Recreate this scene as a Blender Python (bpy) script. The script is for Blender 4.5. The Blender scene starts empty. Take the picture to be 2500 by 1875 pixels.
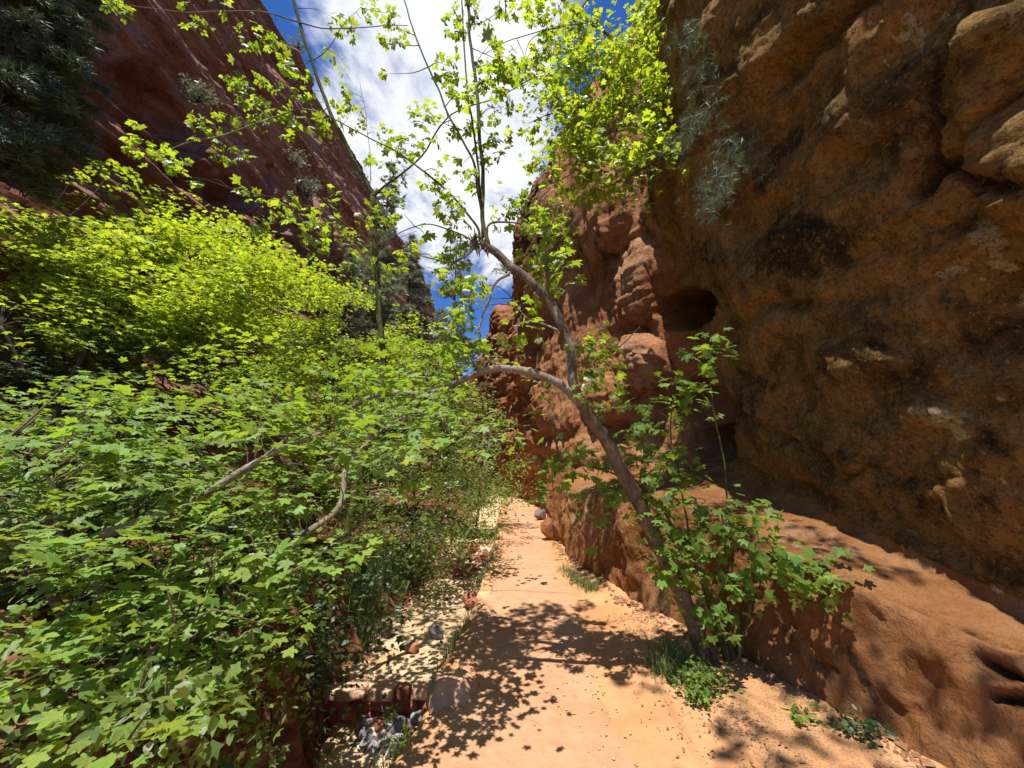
import bpy, math, random
import numpy as np
from mathutils import Matrix, Vector

# ------------------------------------------------------------------ camera, sky, sun, exposure
SC = bpy.context.scene
F, CX, CY, PW, PH = 940.0, 1250.0, 937.5, 2500.0, 1875.0      # photo pixels
PITCH, EYE = math.radians(12.0), 1.6
cam_d = bpy.data.cameras.new('camera'); cam = bpy.data.objects.new('camera', cam_d)
SC.collection.objects.link(cam); SC.camera = cam
cam_d.sensor_width = 36.0; cam_d.lens = 36.0 * F / PW
cam_d.clip_start = 0.02; cam_d.clip_end = 2000
cam.location = (0, 0, EYE); cam.rotation_euler = (math.pi / 2 + PITCH, 0, 0)

SUN = np.array([-0.125, -0.28, 0.95]); SUN /= np.linalg.norm(SUN)
sd = bpy.data.lights.new('sun', 'SUN'); sd.energy = 4.9; sd.angle = math.radians(0.5); sd.color = (1.0, 0.95, 0.86)
sun = bpy.data.objects.new('sun', sd); SC.collection.objects.link(sun)
sun.rotation_euler = Vector(SUN).to_track_quat('Z', 'Y').to_euler()

W = bpy.data.worlds.new('World'); SC.world = W; W.use_nodes = True
nt = W.node_tree; N = nt.nodes; L = nt.links
for n in list(N): N.remove(n)
w_out = N.new('ShaderNodeOutputWorld'); w_bg = N.new('ShaderNodeBackground'); w_bg.inputs[1].default_value = 0.15
sky = N.new('ShaderNodeTexSky'); sky.sky_type = 'NISHITA'; sky.sun_disc = False
sky.sun_elevation = math.asin(SUN[2]); sky.sun_rotation = math.atan2(SUN[0], SUN[1])
sky.altitude = 1200; sky.air_density = 1.0; sky.dust_density = 0.3; sky.ozone_density = 2.5
hs = N.new('ShaderNodeHueSaturation'); hs.inputs['Saturation'].default_value = 1.3; hs.inputs['Value'].default_value = 0.74
hs.inputs['Hue'].default_value = 0.512
L.new(sky.outputs[0], hs.inputs['Color'])
tc = N.new('ShaderNodeTexCoord')
def wmath(op, a, b=None, c=None):
    n = N.new('ShaderNodeMath'); n.operation = op
    for i, v in enumerate((a, b, c)):
        if v is None: continue
        if isinstance(v, (int, float)): n.inputs[i].default_value = v
        else: L.new(v, n.inputs[i])
    return n.outputs[0]
sx = N.new('ShaderNodeSeparateXYZ'); L.new(tc.outputs['Generated'], sx.inputs[0])
zc = wmath('ADD', wmath('MAXIMUM', sx.outputs[2], 0.0), 0.18)
cv = N.new('ShaderNodeCombineXYZ')
L.new(wmath('DIVIDE', sx.outputs[0], zc), cv.inputs[0]); L.new(wmath('DIVIDE', sx.outputs[1], zc), cv.inputs[1])
cn = N.new('ShaderNodeTexNoise'); cn.inputs['Scale'].default_value = 2.3; cn.inputs['Detail'].default_value = 9; cn.inputs['Roughness'].default_value = 0.6
cn.inputs['Distortion'].default_value = 0.35
L.new(cv.outputs[0], cn.inputs['Vector'])
cn2 = N.new('ShaderNodeTexNoise'); cn2.inputs['Scale'].default_value = 0.9; cn2.inputs['Detail'].default_value = 3
L.new(cv.outputs[0], cn2.inputs['Vector'])
def wblob(d, tight):      # the cumulus in view: a lobe of cloud round one direction of the sky
    d = np.array(d, float); d /= np.linalg.norm(d)
    vd = N.new('ShaderNodeVectorMath'); vd.operation = 'DOT_PRODUCT'; vd.inputs[1].default_value = tuple(d)
    L.new(tc.outputs['Generated'], vd.inputs[0])
    return wmath('MAXIMUM', wmath('SUBTRACT', 1.0, wmath('MULTIPLY', wmath('SUBTRACT', 1.0, vd.outputs['Value']), tight)), 0.0)
bl = wmath('MAXIMUM', wblob((-0.265, 0.80, 0.80), 13.0), wblob((-0.10, 0.80, 0.66), 16.0))
bl = wmath('MAXIMUM', bl, wblob((-0.16, 0.70, 1.02), 14.0))
bl = wmath('MAXIMUM', bl, wmath('MULTIPLY', wblob((-0.235, 0.88, 0.60), 60.0), 0.75))
dens = wmath('ADD', wmath('ADD', wmath('MULTIPLY', bl, 0.40), wmath('MULTIPLY', cn.outputs[0], 0.95)), wmath('MULTIPLY', cn2.outputs[0], 0.22))
mr = N.new('ShaderNodeMapRange'); mr.interpolation_type = 'SMOOTHSTEP'
mr.inputs[1].default_value = 0.79; mr.inputs[2].default_value = 0.93; L.new(dens, mr.inputs[0])
cs = N.new('ShaderNodeMapRange'); cs.inputs[1].default_value = 0.82; cs.inputs[2].default_value = 1.02; L.new(dens, cs.inputs[0])
cc = N.new('ShaderNodeMixRGB'); cc.inputs[1].default_value = (3.3, 3.5, 4.0, 1); cc.inputs[2].default_value = (4.9, 4.95, 5.05, 1)
L.new(cs.outputs[0], cc.inputs[0])
mx = N.new('ShaderNodeMixRGB'); L.new(mr.outputs[0], mx.inputs[0]); L.new(hs.outputs[0], mx.inputs[1]); L.new(cc.outputs[0], mx.inputs[2])
L.new(mx.outputs[0], w_bg.inputs[0]); L.new(w_bg.outputs[0], w_out.inputs[0])

SC.render.engine = 'CYCLES'
vs = SC.view_settings; vs.view_transform = 'Standard'; vs.look = 'None'; vs.exposure = 0.62; vs.gamma = 1.0; vs.use_curve_mapping = False
cy = SC.cycles; cy.max_bounces = 7; cy.diffuse_bounces = 4; cy.transmission_bounces = 6; cy.glossy_bounces = 2
cy.caustics_reflective = False; cy.caustics_refractive = False; cy.use_denoising = True; cy.sample_clamp_indirect = 6
try: cy.denoiser = 'OPENIMAGEDENOISE'
except Exception: pass

# ------------------------------------------------------------------ helpers
random.seed(5); R = np.random.default_rng(11)
CP, SP = math.cos(PITCH), math.sin(PITCH)
COL = SC.collection
def ray(px, py):
    xc = (px - CX) / F; uc = -(py - CY) / F
    return np.array([xc, CP - SP * uc, SP + CP * uc])
def atY(px, py, Y):                    # the point at distance Y ahead that is seen at that pixel
    d = ray(px, py); t = Y / d[1]
    return np.array([d[0] * t, Y, EYE + d[2] * t])
def gnd(px, py, z=0.0):
    d = ray(px, py); t = (z - EYE) / d[2]
    return np.array([d[0] * t, d[1] * t, z])
def atX(px, py, X):
    d = ray(px, py); t = X / d[0]
    return np.array([X, d[1] * t, EYE + d[2] * t])
def proj(P):
    P = np.asarray(P, float); x = P[..., 0]; y = P[..., 1]; z = P[..., 2] - EYE
    dp = y * CP + z * SP; up = -y * SP + z * CP
    dp = np.where(np.abs(dp) < 1e-3, 1e-3, dp)
    return CX + F * x / dp, CY - F * up / dp, dp
def _h(ix, iy, iz):
    h = (ix.astype(np.uint32) * np.uint32(374761393) + iy.astype(np.uint32) * np.uint32(668265263) + iz.astype(np.uint32) * np.uint32(2147483647))
    h = (h ^ (h >> np.uint32(13))) * np.uint32(1274126177)
    h = h ^ (h >> np.uint32(16))
    return h.astype(np.float64) / 4294967295.0
def vn(p):
    f = np.floor(p); i = f.astype(np.int64); f = p - f; f = f * f * f * (f * (f * 6 - 15) + 10)
    x, y, z = i[..., 0], i[..., 1], i[..., 2]; fx, fy, fz = f[..., 0], f[..., 1], f[..., 2]
    o = 0
    for a in (0, 1):
        for b in (0, 1):
            for c in (0, 1):
                w = (fx if a else 1 - fx) * (fy if b else 1 - fy) * (fz if c else 1 - fz)
                o = o + w * _h(x + a, y + b, z + c)
    return o * 2 - 1
def fbm(p, o=5, g=0.5, l=2.03):
    s = 0; a = 1; t = 0
    for k in range(o):
        s = s + a * vn(p + 17.3 * k); t += a; a *= g; p = p * l
    return s / t
def ridge(p, o=4):
    s = 0; a = 1; t = 0
    for k in range(o):
        s = s + a * (1 - 2 * np.abs(vn(p + 9.1 * k))); t += a; a *= 0.5; p = p * 2.1
    return s / t
def sst(a, b, x):
    t = np.clip((x - a) / (b - a), 0, 1); return t * t * (3 - 2 * t)
def norm(v): return v / np.maximum(np.linalg.norm(v, axis=-1, keepdims=True), 1e-9)
def pldist(px, py, pts):
    d = np.full(np.shape(px), 1e9)
    for (ax, ay), (bx, by) in zip(pts[:-1], pts[1:]):
        vx, vy = bx - ax, by - ay
        t = np.clip(((px - ax) * vx + (py - ay) * vy) / (vx * vx + vy * vy + 1e-9), 0, 1)
        d = np.minimum(d, np.hypot(px - ax - t * vx, py - ay - t * vy))
    return d
def blurax(A, ax, k=1):
    for _ in range(k):
        B = np.copy(A); s = [slice(None)] * A.ndim; a = list(s); b = list(s); c = list(s)
        a[ax] = slice(0, -2); b[ax] = slice(1, -1); c[ax] = slice(2, None)
        B[tuple(b)] = 0.25 * A[tuple(a)] + 0.5 * A[tuple(b)] + 0.25 * A[tuple(c)]
        A = B
    return A
def mesh(name, V, Fc, smooth=True, attrs=None):
    V = np.ascontiguousarray(V, np.float32).reshape(-1, 3)
    me = bpy.data.meshes.new(name)
    groups = Fc if isinstance(Fc, list) else [Fc]
    groups = [np.asarray(g, np.int32) for g in groups if len(g)]
    nl = sum(g.size for g in groups); npoly = sum(len(g) for g in groups)
    me.vertices.add(len(V)); me.vertices.foreach_set('co', V.ravel())
    me.loops.add(nl); me.polygons.add(npoly)
    me.loops.foreach_set('vertex_index', np.concatenate([g.ravel() for g in groups]))
    tot = np.concatenate([np.full(len(g), g.shape[1], np.int32) for g in groups])
    st = np.concatenate([[0], np.cumsum(tot)[:-1]]).astype(np.int32)
    me.polygons.foreach_set('loop_start', st); me.polygons.foreach_set('loop_total', tot)
    me.polygons.foreach_set('use_smooth', np.full(npoly, bool(smooth)))
    for k, a in (attrs or {}).items():
        at = me.attributes.new(k, 'FLOAT', 'POINT'); at.data.foreach_set('value', np.ascontiguousarray(a, np.float32).ravel())
    me.update(); me.validate(clean_customdata=False)
    return me
def obj(name, me, mat=None, parent=None, loc=None):
    o = bpy.data.objects.new(name, me); COL.objects.link(o)
    if mat is not None and me is not None and not me.materials: me.materials.append(mat)
    if parent is not None: o.parent = parent
    if loc is not None: o.location = loc
    return o
def tag(o, label=None, cat=None, group=None, kind=None):
    if label: o['label'] = label
    if cat: o['category'] = cat
    if group: o['group'] = group
    if kind: o['kind'] = kind
    return o
def thing(name, loc, label, cat, group=None):
    o = bpy.data.objects.new(name, None); COL.objects.link(o); o.location = tuple(loc); o.empty_display_size = 0.2
    return tag(o, label, cat, group)
def gridfaces(nu, nv, flip=False):
    i = np.arange(nu * nv).reshape(nu, nv)
    q = np.stack([i[:-1, :-1], i[1:, :-1], i[1:, 1:], i[:-1, 1:]], -1).reshape(-1, 4)
    return q[:, ::-1] if flip else q
def crom(P, n):                         # Catmull-Rom through the points (any columns)
    P = np.asarray(P, float); Q = np.vstack([2 * P[0] - P[1], P, 2 * P[-1] - P[-2]]); out = []
    for i in range(1, len(Q) - 2):
        t = np.linspace(0, 1, n, endpoint=False)[:, None]
        p0, p1, p2, p3 = Q[i - 1], Q[i], Q[i + 1], Q[i + 2]
        out.append(0.5 * (2 * p1 + (p2 - p0) * t + (2 * p0 - 5 * p1 + 4 * p2 - p3) * t * t + (3 * p1 - p0 - 3 * p2 + p3) * t ** 3))
    out.append(P[-1:]); return np.vstack(out)
class Tubes:
    def __init__(s): s.V = []; s.F = []; s.n = 0
    def add(s, P, r, k=6, lump=0.0):
        P = np.asarray(P, float); m = len(P); r = np.broadcast_to(np.asarray(r, float), (m,))
        T = norm(np.gradient(P, axis=0)); ref = np.array([0.31, 0.17, 0.93])
        if abs(T[m // 2] @ ref) > 0.9: ref = np.array([0.93, 0.3, 0.1])
        A = norm(np.cross(T, ref)); B = np.cross(T, A)
        a = np.arange(k) * 2 * math.pi / k
        V = P[:, None, :] + r[:, None, None] * (np.cos(a)[None, :, None] * A[:, None] + np.sin(a)[None, :, None] * B[:, None])
        if lump: V = V + (V - P[:, None, :]) * (lump * fbm(V * np.array([14, 14, 6.]), 3))[..., None]
        V = V.reshape(-1, 3); i = np.arange(m * k).reshape(m, k)
        j = np.roll(i, -1, axis=1)
        q = np.stack([i[:-1], j[:-1], j[1:], i[1:]], -1).reshape(-1, 4)
        s.V += [V, P[:1], P[-1:]]; c0, c1 = s.n + m * k, s.n + m * k + 1
        caps = np.concatenate([np.stack([j[0], i[0], np.full(k, m * k)], -1), np.stack([i[-1], j[-1], np.full(k, m * k + 1)], -1)])
        s.F.append((q + s.n, caps + s.n)); s.n += m * k + 2
    def build(s, name, mat, parent, base=(0, 0, 0), smooth=True):
        if not s.V: return None
        V = np.vstack(s.V) - np.asarray(base, float)
        return obj(name, mesh(name, V, [np.vstack([f[0] for f in s.F]), np.vstack([f[1] for f in s.F])], smooth), mat, parent)
def wob(P, amp, f=3.0, seed=0.0):
    P = np.asarray(P, float); q = P * f + seed
    d = np.stack([vn(q), vn(q + 31.7), vn(q + 67.1)], -1); d[0] = 0
    return P + amp * d

# ------------------------------------------------------------------ materials
class Mat:
    def __init__(s, name):
        s.m = bpy.data.materials.new(name); s.m.use_nodes = True; s.t = s.m.node_tree; s.N = s.t.nodes; s.L = s.t.links
        for n in list(s.N): s.N.remove(n)
        s.out = s.N.new('ShaderNodeOutputMaterial')
    def put(s, sock, v):
        if v is None: return
        if hasattr(v, 'is_linked') or hasattr(v, 'links'): s.L.new(v, sock)
        elif isinstance(v, (int, float)): sock.default_value = v
        else: sock.default_value = tuple(v) + ((1,) if len(v) == 3 and len(sock.default_value) == 4 else ())
    def pos(s, scale=(1, 1, 1), obj_space=False, rot=(0, 0, 0)):
        if obj_space: g = s.N.new('ShaderNodeTexCoord').outputs['Object']
        else: g = s.N.new('ShaderNodeNewGeometry').outputs['Position']
        m = s.N.new('ShaderNodeMapping'); m.inputs['Scale'].default_value = scale; m.inputs['Rotation'].default_value = rot
        s.L.new(g, m.inputs[0]); return m.outputs[0]
    def noise(s, vec, sc, det=5, rough=0.55, dist=0.0):
        n = s.N.new('ShaderNodeTexNoise'); n.inputs['Scale'].default_value = sc; n.inputs['Detail'].default_value = det
        n.inputs['Roughness'].default_value = rough; n.inputs['Distortion'].default_value = dist
        s.L.new(vec, n.inputs['Vector']); return n.outputs[0]
    def vor(s, vec, sc, feat='F1'):
        n = s.N.new('ShaderNodeTexVoronoi'); n.inputs['Scale'].default_value = sc; n.feature = feat
        s.L.new(vec, n.inputs['Vector']); return n.outputs[0]
    def mth(s, op, a, b=None, clamp=False):
        n = s.N.new('ShaderNodeMath'); n.operation = op; n.use_clamp = clamp
        s.put(n.inputs[0], a); s.put(n.inputs[1], b); return n.outputs[0]
    def rng(s, v, a, b, c=0.0, d=1.0):
        n = s.N.new('ShaderNodeMapRange'); n.interpolation_type = 'SMOOTHSTEP'; s.put(n.inputs[0], v)
        for i, x in enumerate((a, b, c, d)): n.inputs[i + 1].default_value = x
        return n.outputs[0]
    def mix(s, f, a, b, mode='MIX'):
        n = s.N.new('ShaderNodeMixRGB'); n.blend_type = mode; s.put(n.inputs[0], f); s.put(n.inputs[1], a); s.put(n.inputs[2], b); return n.outputs[0]
    def ramp(s, f, stops):
        n = s.N.new('ShaderNodeValToRGB'); cr = n.color_ramp; s.L.new(f, n.inputs[0])
        while len(cr.elements) < len(stops): cr.elements.new(0.5)
        for e, (p, c) in zip(cr.elements, stops): e.position = p; e.color = tuple(c) + (1,)
        return n.outputs[0]
    def attr(s, name):
        n = s.N.new('ShaderNodeAttribute'); n.attribute_name = name; return n.outputs['Fac']
    def bump(s, h, strength=0.5, dist=0.05, prev=None):
        n = s.N.new('ShaderNodeBump'); n.inputs['Strength'].default_value = strength; n.inputs['Distance'].default_value = dist
        s.L.new(h, n.inputs['Height'])
        if prev is not None: s.L.new(prev, n.inputs['Normal'])
        return n.outputs[0]
    def done(s, color, rough=0.9, normal=None, spec=0.2):
        b = s.N.new('ShaderNodeBsdfPrincipled'); s.put(b.inputs['Base Color'], color); s.put(b.inputs['Roughness'], rough)
        b.inputs['Specular IOR Level'].default_value = spec
        if normal is not None: s.L.new(normal, b.inputs['Normal'])
        s.L.new(b.outputs[0], s.out.inputs[0]); return s.m
def m_rock(name, stops, dark=(0.035, 0.026, 0.018), pale=(0.42, 0.30, 0.17), strata=0.0, streak=0.3, mott=1.6, fine=22.0, bs=0.5, bd=0.03, masks=True, grain=False):
    m = Mat(name); p = m.pos()
    a = m.noise(p, mott, 7, 0.62, 0.4); c = m.ramp(a, stops)
    b2 = m.noise(p, mott * 5.3, 6, 0.65); c = m.mix(m.rng(b2, 0.42, 0.72, 0, 0.55), c, m.mix(0.6, c, (0.5, 0.33, 0.14), 'OVERLAY'))
    if strata:
        ps = m.pos((0.25, 0.12, 1.0)); sn = m.noise(ps, strata, 6, 0.7, 0.2)
        c = m.mix(m.rng(sn, 0.44, 0.62, 0, 0.6), c, m.mix(1.0, c, (0.45, 0.34, 0.32), 'MULTIPLY'))
        c = m.mix(m.rng(sn, 0.52, 0.30, 0, 0.35), c, (0.52, 0.31, 0.20))
    if streak:
        pv = m.pos((2.2, 2.2, 0.22)); st = m.noise(pv, 1.7, 6, 0.6, 0.6)
        c = m.mix(m.rng(st, 0.53, 0.68, 0, streak), c, dark)
    if masks:
        edge = m.noise(p, 16, 6, 0.7)
        v = m.rng(m.mth('ADD', m.attr('varnish'), m.mth('MULTIPLY', m.mth('SUBTRACT', m.noise(p, 4.5, 7, 0.7), 0.5), 2.6)), 0.30, 0.90, 0, 0.84)
        c = m.mix(v, c, dark)
        li = m.rng(m.mth('ADD', m.attr('lichen'), m.mth('MULTIPLY', m.mth('SUBTRACT', m.noise(p, 11, 8, 0.8), 0.5), 3.4)), 0.60, 0.80)
        li = m.mth('MULTIPLY', li, m.rng(m.noise(p, 48, 5, 0.75), 0.36, 0.50))
        c = m.mix(m.mth('MULTIPLY', li, 0.9), c, m.mix(m.rng(edge, .35, .65), (0.60, 0.48, 0.26), (0.86, 0.74, 0.47)))
        pm = m.rng(m.mth('ADD', m.attr('pale'), m.mth('MULTIPLY', m.mth('SUBTRACT', m.noise(p, 9, 7, 0.75), 0.5), 3.2)), 0.62, 0.86, 0, 0.8)
        c = m.mix(pm, c, pale)
    if grain:
        pd = m.pos((0.5, 0.5, 1.0), rot=(-0.25, 0, 0)); bd_ = m.noise(pd, 9.0, 7, 0.75, 0.5)
        c = m.mix(m.rng(bd_, 0.52, 0.60, 0, 0.45), c, m.mix(1.0, c, (0.42, 0.38, 0.34), 'MULTIPLY'))
        c = m.mix(m.rng(m.noise(p, 34, 5, 0.75), 0.53, 0.58, 0, 0.75), c, m.mix(1.0, c, (0.40, 0.36, 0.32), 'MULTIPLY'))
        c = m.mix(m.rng(m.noise(p, 26, 5, 0.75, 0.3), 0.57, 0.62, 0, 0.6), c, (0.64, 0.44, 0.18))
        nmg = m.bump(bd_, 0.8, 0.05)
    else: nmg = None
    fn = m.noise(p, fine, 8, 0.7); md = m.noise(p, fine * 0.22, 7, 0.65)
    c = m.mix(m.rng(fn, 0.30, 0.70, 0, 0.35), m.mix(1.0, c, (0.62, 0.60, 0.58), 'MULTIPLY'), c)
    nm = m.bump(fn, bs, bd, nmg); nm = m.bump(md, bs, bd * 3.2, nm)
    return m.done(c, 0.92, nm, 0.12)
def m_leaf(name, dif, trn, gloss=0.10, tw=0.5, rough=0.42, var=0.3, veins=False):
    m = Mat(name); g = m.N.new('ShaderNodeNewGeometry'); oi = m.N.new('ShaderNodeObjectInfo')
    r = m.mth('FRACT', m.mth('ADD', g.outputs['Random Per Island'], oi.outputs['Random']))
    h = m.N.new('ShaderNodeHueSaturation'); m.put(h.inputs['Hue'], m.rng(r, 0, 1, 0.5 - 0.028 * var / 0.3, 0.5 + 0.012 * var / 0.3)); m.put(h.inputs['Saturation'], 1.0)
    m.put(h.inputs['Value'], m.rng(m.mth('FRACT', m.mth('MULTIPLY', r, 7.31)), 0, 1, 1 - var, 1 + var)); m.put(h.inputs['Color'], dif)
    h2 = m.N.new('ShaderNodeHueSaturation'); m.put(h2.inputs['Hue'], m.rng(r, 0, 1, 0.485, 0.515)); m.put(h2.inputs['Value'], m.rng(m.mth('FRACT', m.mth('MULTIPLY', r, 3.77)), 0, 1, 1 - var, 1 + var)); m.put(h2.inputs['Color'], trn)
    if veins:
        lu, lw_ = m.attr('leaf_u'), m.attr('leaf_v'); yv = m.mth('SUBTRACT', lw_, 0.12)
        an = m.mth('DIVIDE', m.mth('ARCTAN2', lu, yv), 0.72); fd = m.mth('ABSOLUTE', m.mth('SUBTRACT', m.mth('FRACT', m.mth('ADD', an, 0.5)), 0.5))
        rd = m.mth('SQRT', m.mth('ADD', m.mth('MULTIPLY', lu, lu), m.mth('MULTIPLY', yv, yv)))
        ln = m.rng(m.mth('MULTIPLY', fd, rd), 0.045, 0.012, 0, 0.55)
        sv_ = m.rng(m.mth('ABSOLUTE', m.mth('SUBTRACT', m.mth('FRACT', m.mth('MULTIPLY', m.mth('ADD', rd, m.mth('MULTIPLY', fd, 0.6)), 7.0)), 0.5)), 0.08, 0.0, 0, 0.25)
        vv_ = m.mth('MAXIMUM', ln, sv_)
        dcol = m.mix(vv_, h.outputs[0], m.mix(0.5, h.outputs[0], (0.45, 0.50, 0.20))); tcol = m.mix(vv_, h2.outputs[0], m.mix(0.6, h2.outputs[0], (0.10, 0.16, 0.02)))
    else: dcol, tcol = h.outputs[0], h2.outputs[0]
    d = m.N.new('ShaderNodeBsdfDiffuse'); t = m.N.new('ShaderNodeBsdfTranslucent'); gl = m.N.new('ShaderNodeBsdfGlossy')
    vein = m.noise(m.pos(), 70, 4, 0.6); nm = m.bump(vein, 0.35, 0.004)
    m.L.new(nm, gl.inputs['Normal']); m.L.new(nm, d.inputs['Normal'])
    m.L.new(dcol, d.inputs[0]); m.L.new(tcol, t.inputs[0]); gl.inputs['Roughness'].default_value = rough + .08; gl.inputs[0].default_value = (0.85, 0.9, 0.9, 1)
    a = m.N.new('ShaderNodeMixShader'); a.inputs[0].default_value = tw; m.L.new(d.outputs[0], a.inputs[1]); m.L.new(t.outputs[0], a.inputs[2])
    lw = m.N.new('ShaderNodeLayerWeight'); lw.inputs[0].default_value = 0.25
    b = m.N.new('ShaderNodeMixShader'); m.put(b.inputs[0], m.mth('ADD', m.mth('MULTIPLY', lw.outputs['Fresnel'], 0.35 * gloss / 0.1), gloss * 0.25, True)); m.L.new(a.outputs[0], b.inputs[1]); m.L.new(gl.outputs[0], b.inputs[2])
    m.L.new(b.outputs[0], m.out.inputs[0]); return m.m
def m_bark(name, c1, c2, c3, sc=1.0):
    m = Mat(name); p = m.pos(); a = m.noise(p, 9 * sc, 6, 0.65); f = m.noise(m.pos((3, 3, 0.8)), 26 * sc, 6, 0.7)
    c = m.ramp(a, [(0.30, c1), (0.52, c2), (0.72, c3)])
    c = m.mix(m.rng(f, 0.4, 0.65, 0, 0.45), c, m.mix(1.0, c, (0.4, 0.38, 0.36), 'MULTIPLY'))
    c = m.mix(m.rng(m.noise(p, 4 * sc, 5, 0.7), 0.52, 0.66, 0, 0.5), c, m.mix(1.0, c, (0.45, 0.42, 0.38), 'MULTIPLY'))
    return m.done(c, 0.85, m.bump(f, 0.9, 0.02), 0.2)
M = {}
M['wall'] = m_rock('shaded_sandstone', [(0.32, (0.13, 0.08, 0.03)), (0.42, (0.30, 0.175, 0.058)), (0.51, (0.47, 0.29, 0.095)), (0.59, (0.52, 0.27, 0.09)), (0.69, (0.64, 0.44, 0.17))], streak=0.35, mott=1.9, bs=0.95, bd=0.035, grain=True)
M['bench'] = m_rock('bench_sandstone', [(0.32, (0.24, 0.105, 0.042)), (0.5, (0.40, 0.185, 0.075)), (0.68, (0.50, 0.26, 0.12))], streak=0.25, mott=1.6, bs=0.8, bd=0.035, pale=(0.50, 0.29, 0.18))
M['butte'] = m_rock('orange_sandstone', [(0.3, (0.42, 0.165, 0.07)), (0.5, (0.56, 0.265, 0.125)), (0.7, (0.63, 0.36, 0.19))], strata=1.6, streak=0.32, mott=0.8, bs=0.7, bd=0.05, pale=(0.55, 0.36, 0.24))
M['redcliff'] = m_rock('red_cliff_sandstone', [(0.3, (0.38, 0.15, 0.105)), (0.5, (0.52, 0.25, 0.18)), (0.7, (0.62, 0.36, 0.27))], strata=2.4, streak=0.22, mott=0.22, fine=5.0, bs=0.8, bd=0.16, pale=(0.42, 0.22, 0.15))
def m_path():
    m = Mat('dusted_paving'); p = m.pos()
    a = m.noise(p, 1.3, 6, 0.6); c = m.ramp(a, [(0.3, (0.43, 0.215, 0.112)), (0.5, (0.50, 0.272, 0.155)), (0.7, (0.54, 0.32, 0.195))])
    g = m.noise(p, 180, 3, 0.7); c = m.mix(m.rng(g, 0.58, 0.74, 0, 0.5), c, (0.30, 0.13, 0.055))
    sp = m.noise(p, 60, 4, 0.7); c = m.mix(m.rng(sp, 0.63, 0.70, 0, 0.5), c, (0.24, 0.11, 0.05))
    c = m.mix(m.rng(m.noise(p, 4.5, 5, 0.6), 0.45, 0.7, 0, 0.35), c, (0.57, 0.35, 0.20))
    c = m.mix(m.rng(m.noise(p, 2.6, 6, 0.7, 0.6), 0.5, 0.62, 0, 0.4), c, m.mix(1.0, c, (0.78, 0.72, 0.68), 'MULTIPLY')); nm = m.bump(m.noise(p, 45, 6, 0.7), 0.45, 0.014); nm = m.bump(m.noise(p, 7, 4, 0.6), 0.5, 0.05, nm)
    return m.done(c, 0.95, nm, 0.1)
M['path'] = m_path()
def m_sand():
    m = Mat('wash_sand'); p = m.pos()
    a = m.noise(p, 1.7, 6, 0.6)
    sand = m.ramp(a, [(0.3, (0.50, 0.335, 0.19)), (0.5, (0.575, 0.41, 0.245)), (0.7, (0.62, 0.47, 0.30))])
    dirt = m.ramp(a, [(0.3, (0.44, 0.205, 0.09)), (0.5, (0.53, 0.27, 0.125)), (0.7, (0.58, 0.33, 0.165))])
    soil = m.ramp(m.noise(p, 9, 7, 0.72), [(0.34, (0.06, 0.028, 0.017)), (0.5, (0.17, 0.07, 0.038)), (0.66, (0.30, 0.145, 0.08))])
    n = m.mth('MULTIPLY', m.mth('SUBTRACT', m.noise(p, 6, 6, 0.7), 0.5), 0.8)
    c = m.mix(m.rng(m.mth('ADD', m.attr('dirt'), n), 0.35, 0.65), sand, dirt)
    c = m.mix(m.rng(m.mth('ADD', m.attr('soil'), n), 0.35, 0.65), c, soil)
    lit = m.mix(m.noise(p, 30, 4, 0.7), (0.17, 0.095, 0.055), (0.38, 0.23, 0.14))
    lm = m.mth('MULTIPLY', m.rng(m.mth('ADD', m.attr('litter'), n), 0.4, 0.7), m.rng(m.noise(p, 85, 3, 0.7), 0.50, 0.60))
    c = m.mix(lm, c, lit)
    c = m.mix(m.rng(m.noise(p, 75, 4, 0.7), 0.62, 0.72, 0, 0.55), c, (0.19, 0.09, 0.05))
    nm = m.bump(m.noise(p, 38, 6, 0.7), 0.6, 0.02)
    return m.done(c, 0.95, nm, 0.1)
M['sand'] = m_sand()
M['litter_chip'] = Mat('dry_leaf_litter').done((0.27, 0.165, 0.095), 0.9)
def m_stone(name, a, b, sc=9):
    m = Mat(name); p = m.pos(); oi = m.N.new('ShaderNodeObjectInfo')
    c = m.mix(m.rng(m.noise(p, sc, 6, 0.65), 0.35, 0.65), a, b)
    h = m.N.new('ShaderNodeHueSaturation'); m.put(h.inputs['Value'], m.rng(oi.outputs['Random'], 0, 1, 0.75, 1.25)); m.put(h.inputs['Color'], c)
    return m.done(h.outputs[0], 0.9, m.bump(m.noise(p, sc * 4, 7, 0.7), 0.6, 0.015), 0.15)
M['redstone'] = m_stone('red_block_stone', (0.30, 0.095, 0.06), (0.42, 0.18, 0.12))
M['pinkstone'] = m_stone('pale_capstone', (0.44, 0.255, 0.16), (0.54, 0.35, 0.23))
M['greystone'] = m_stone('grey_rubble', (0.16, 0.155, 0.17), (0.34, 0.32, 0.33), 14)
M['palestone'] = m_stone('pale_rubble', (0.44, 0.36, 0.29), (0.55, 0.47, 0.38), 14)
M['darkstone'] = m_stone('dark_stone', (0.10, 0.075, 0.075), (0.22, 0.16, 0.15), 12)
M['kerb'] = m_stone('kerb_stone', (0.46, 0.22, 0.11), (0.62, 0.34, 0.17), 7)
M['bench_chip'] = m_stone('bench_chips', (0.34, 0.16, 0.075), (0.48, 0.26, 0.14), 20)
M['bark'] = m_bark('grey_brown_bark', (0.10, 0.07, 0.05), (0.22, 0.165, 0.115), (0.42, 0.34, 0.26))
M['palebark'] = m_bark('pale_grey_bark', (0.20, 0.155, 0.12), (0.36, 0.29, 0.225), (0.50, 0.43, 0.35))
M['green_stem'] = m_bark('green_stem_bark', (0.075, 0.075, 0.02), (0.13, 0.13, 0.04), (0.20, 0.20, 0.08), 1.5)
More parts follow.
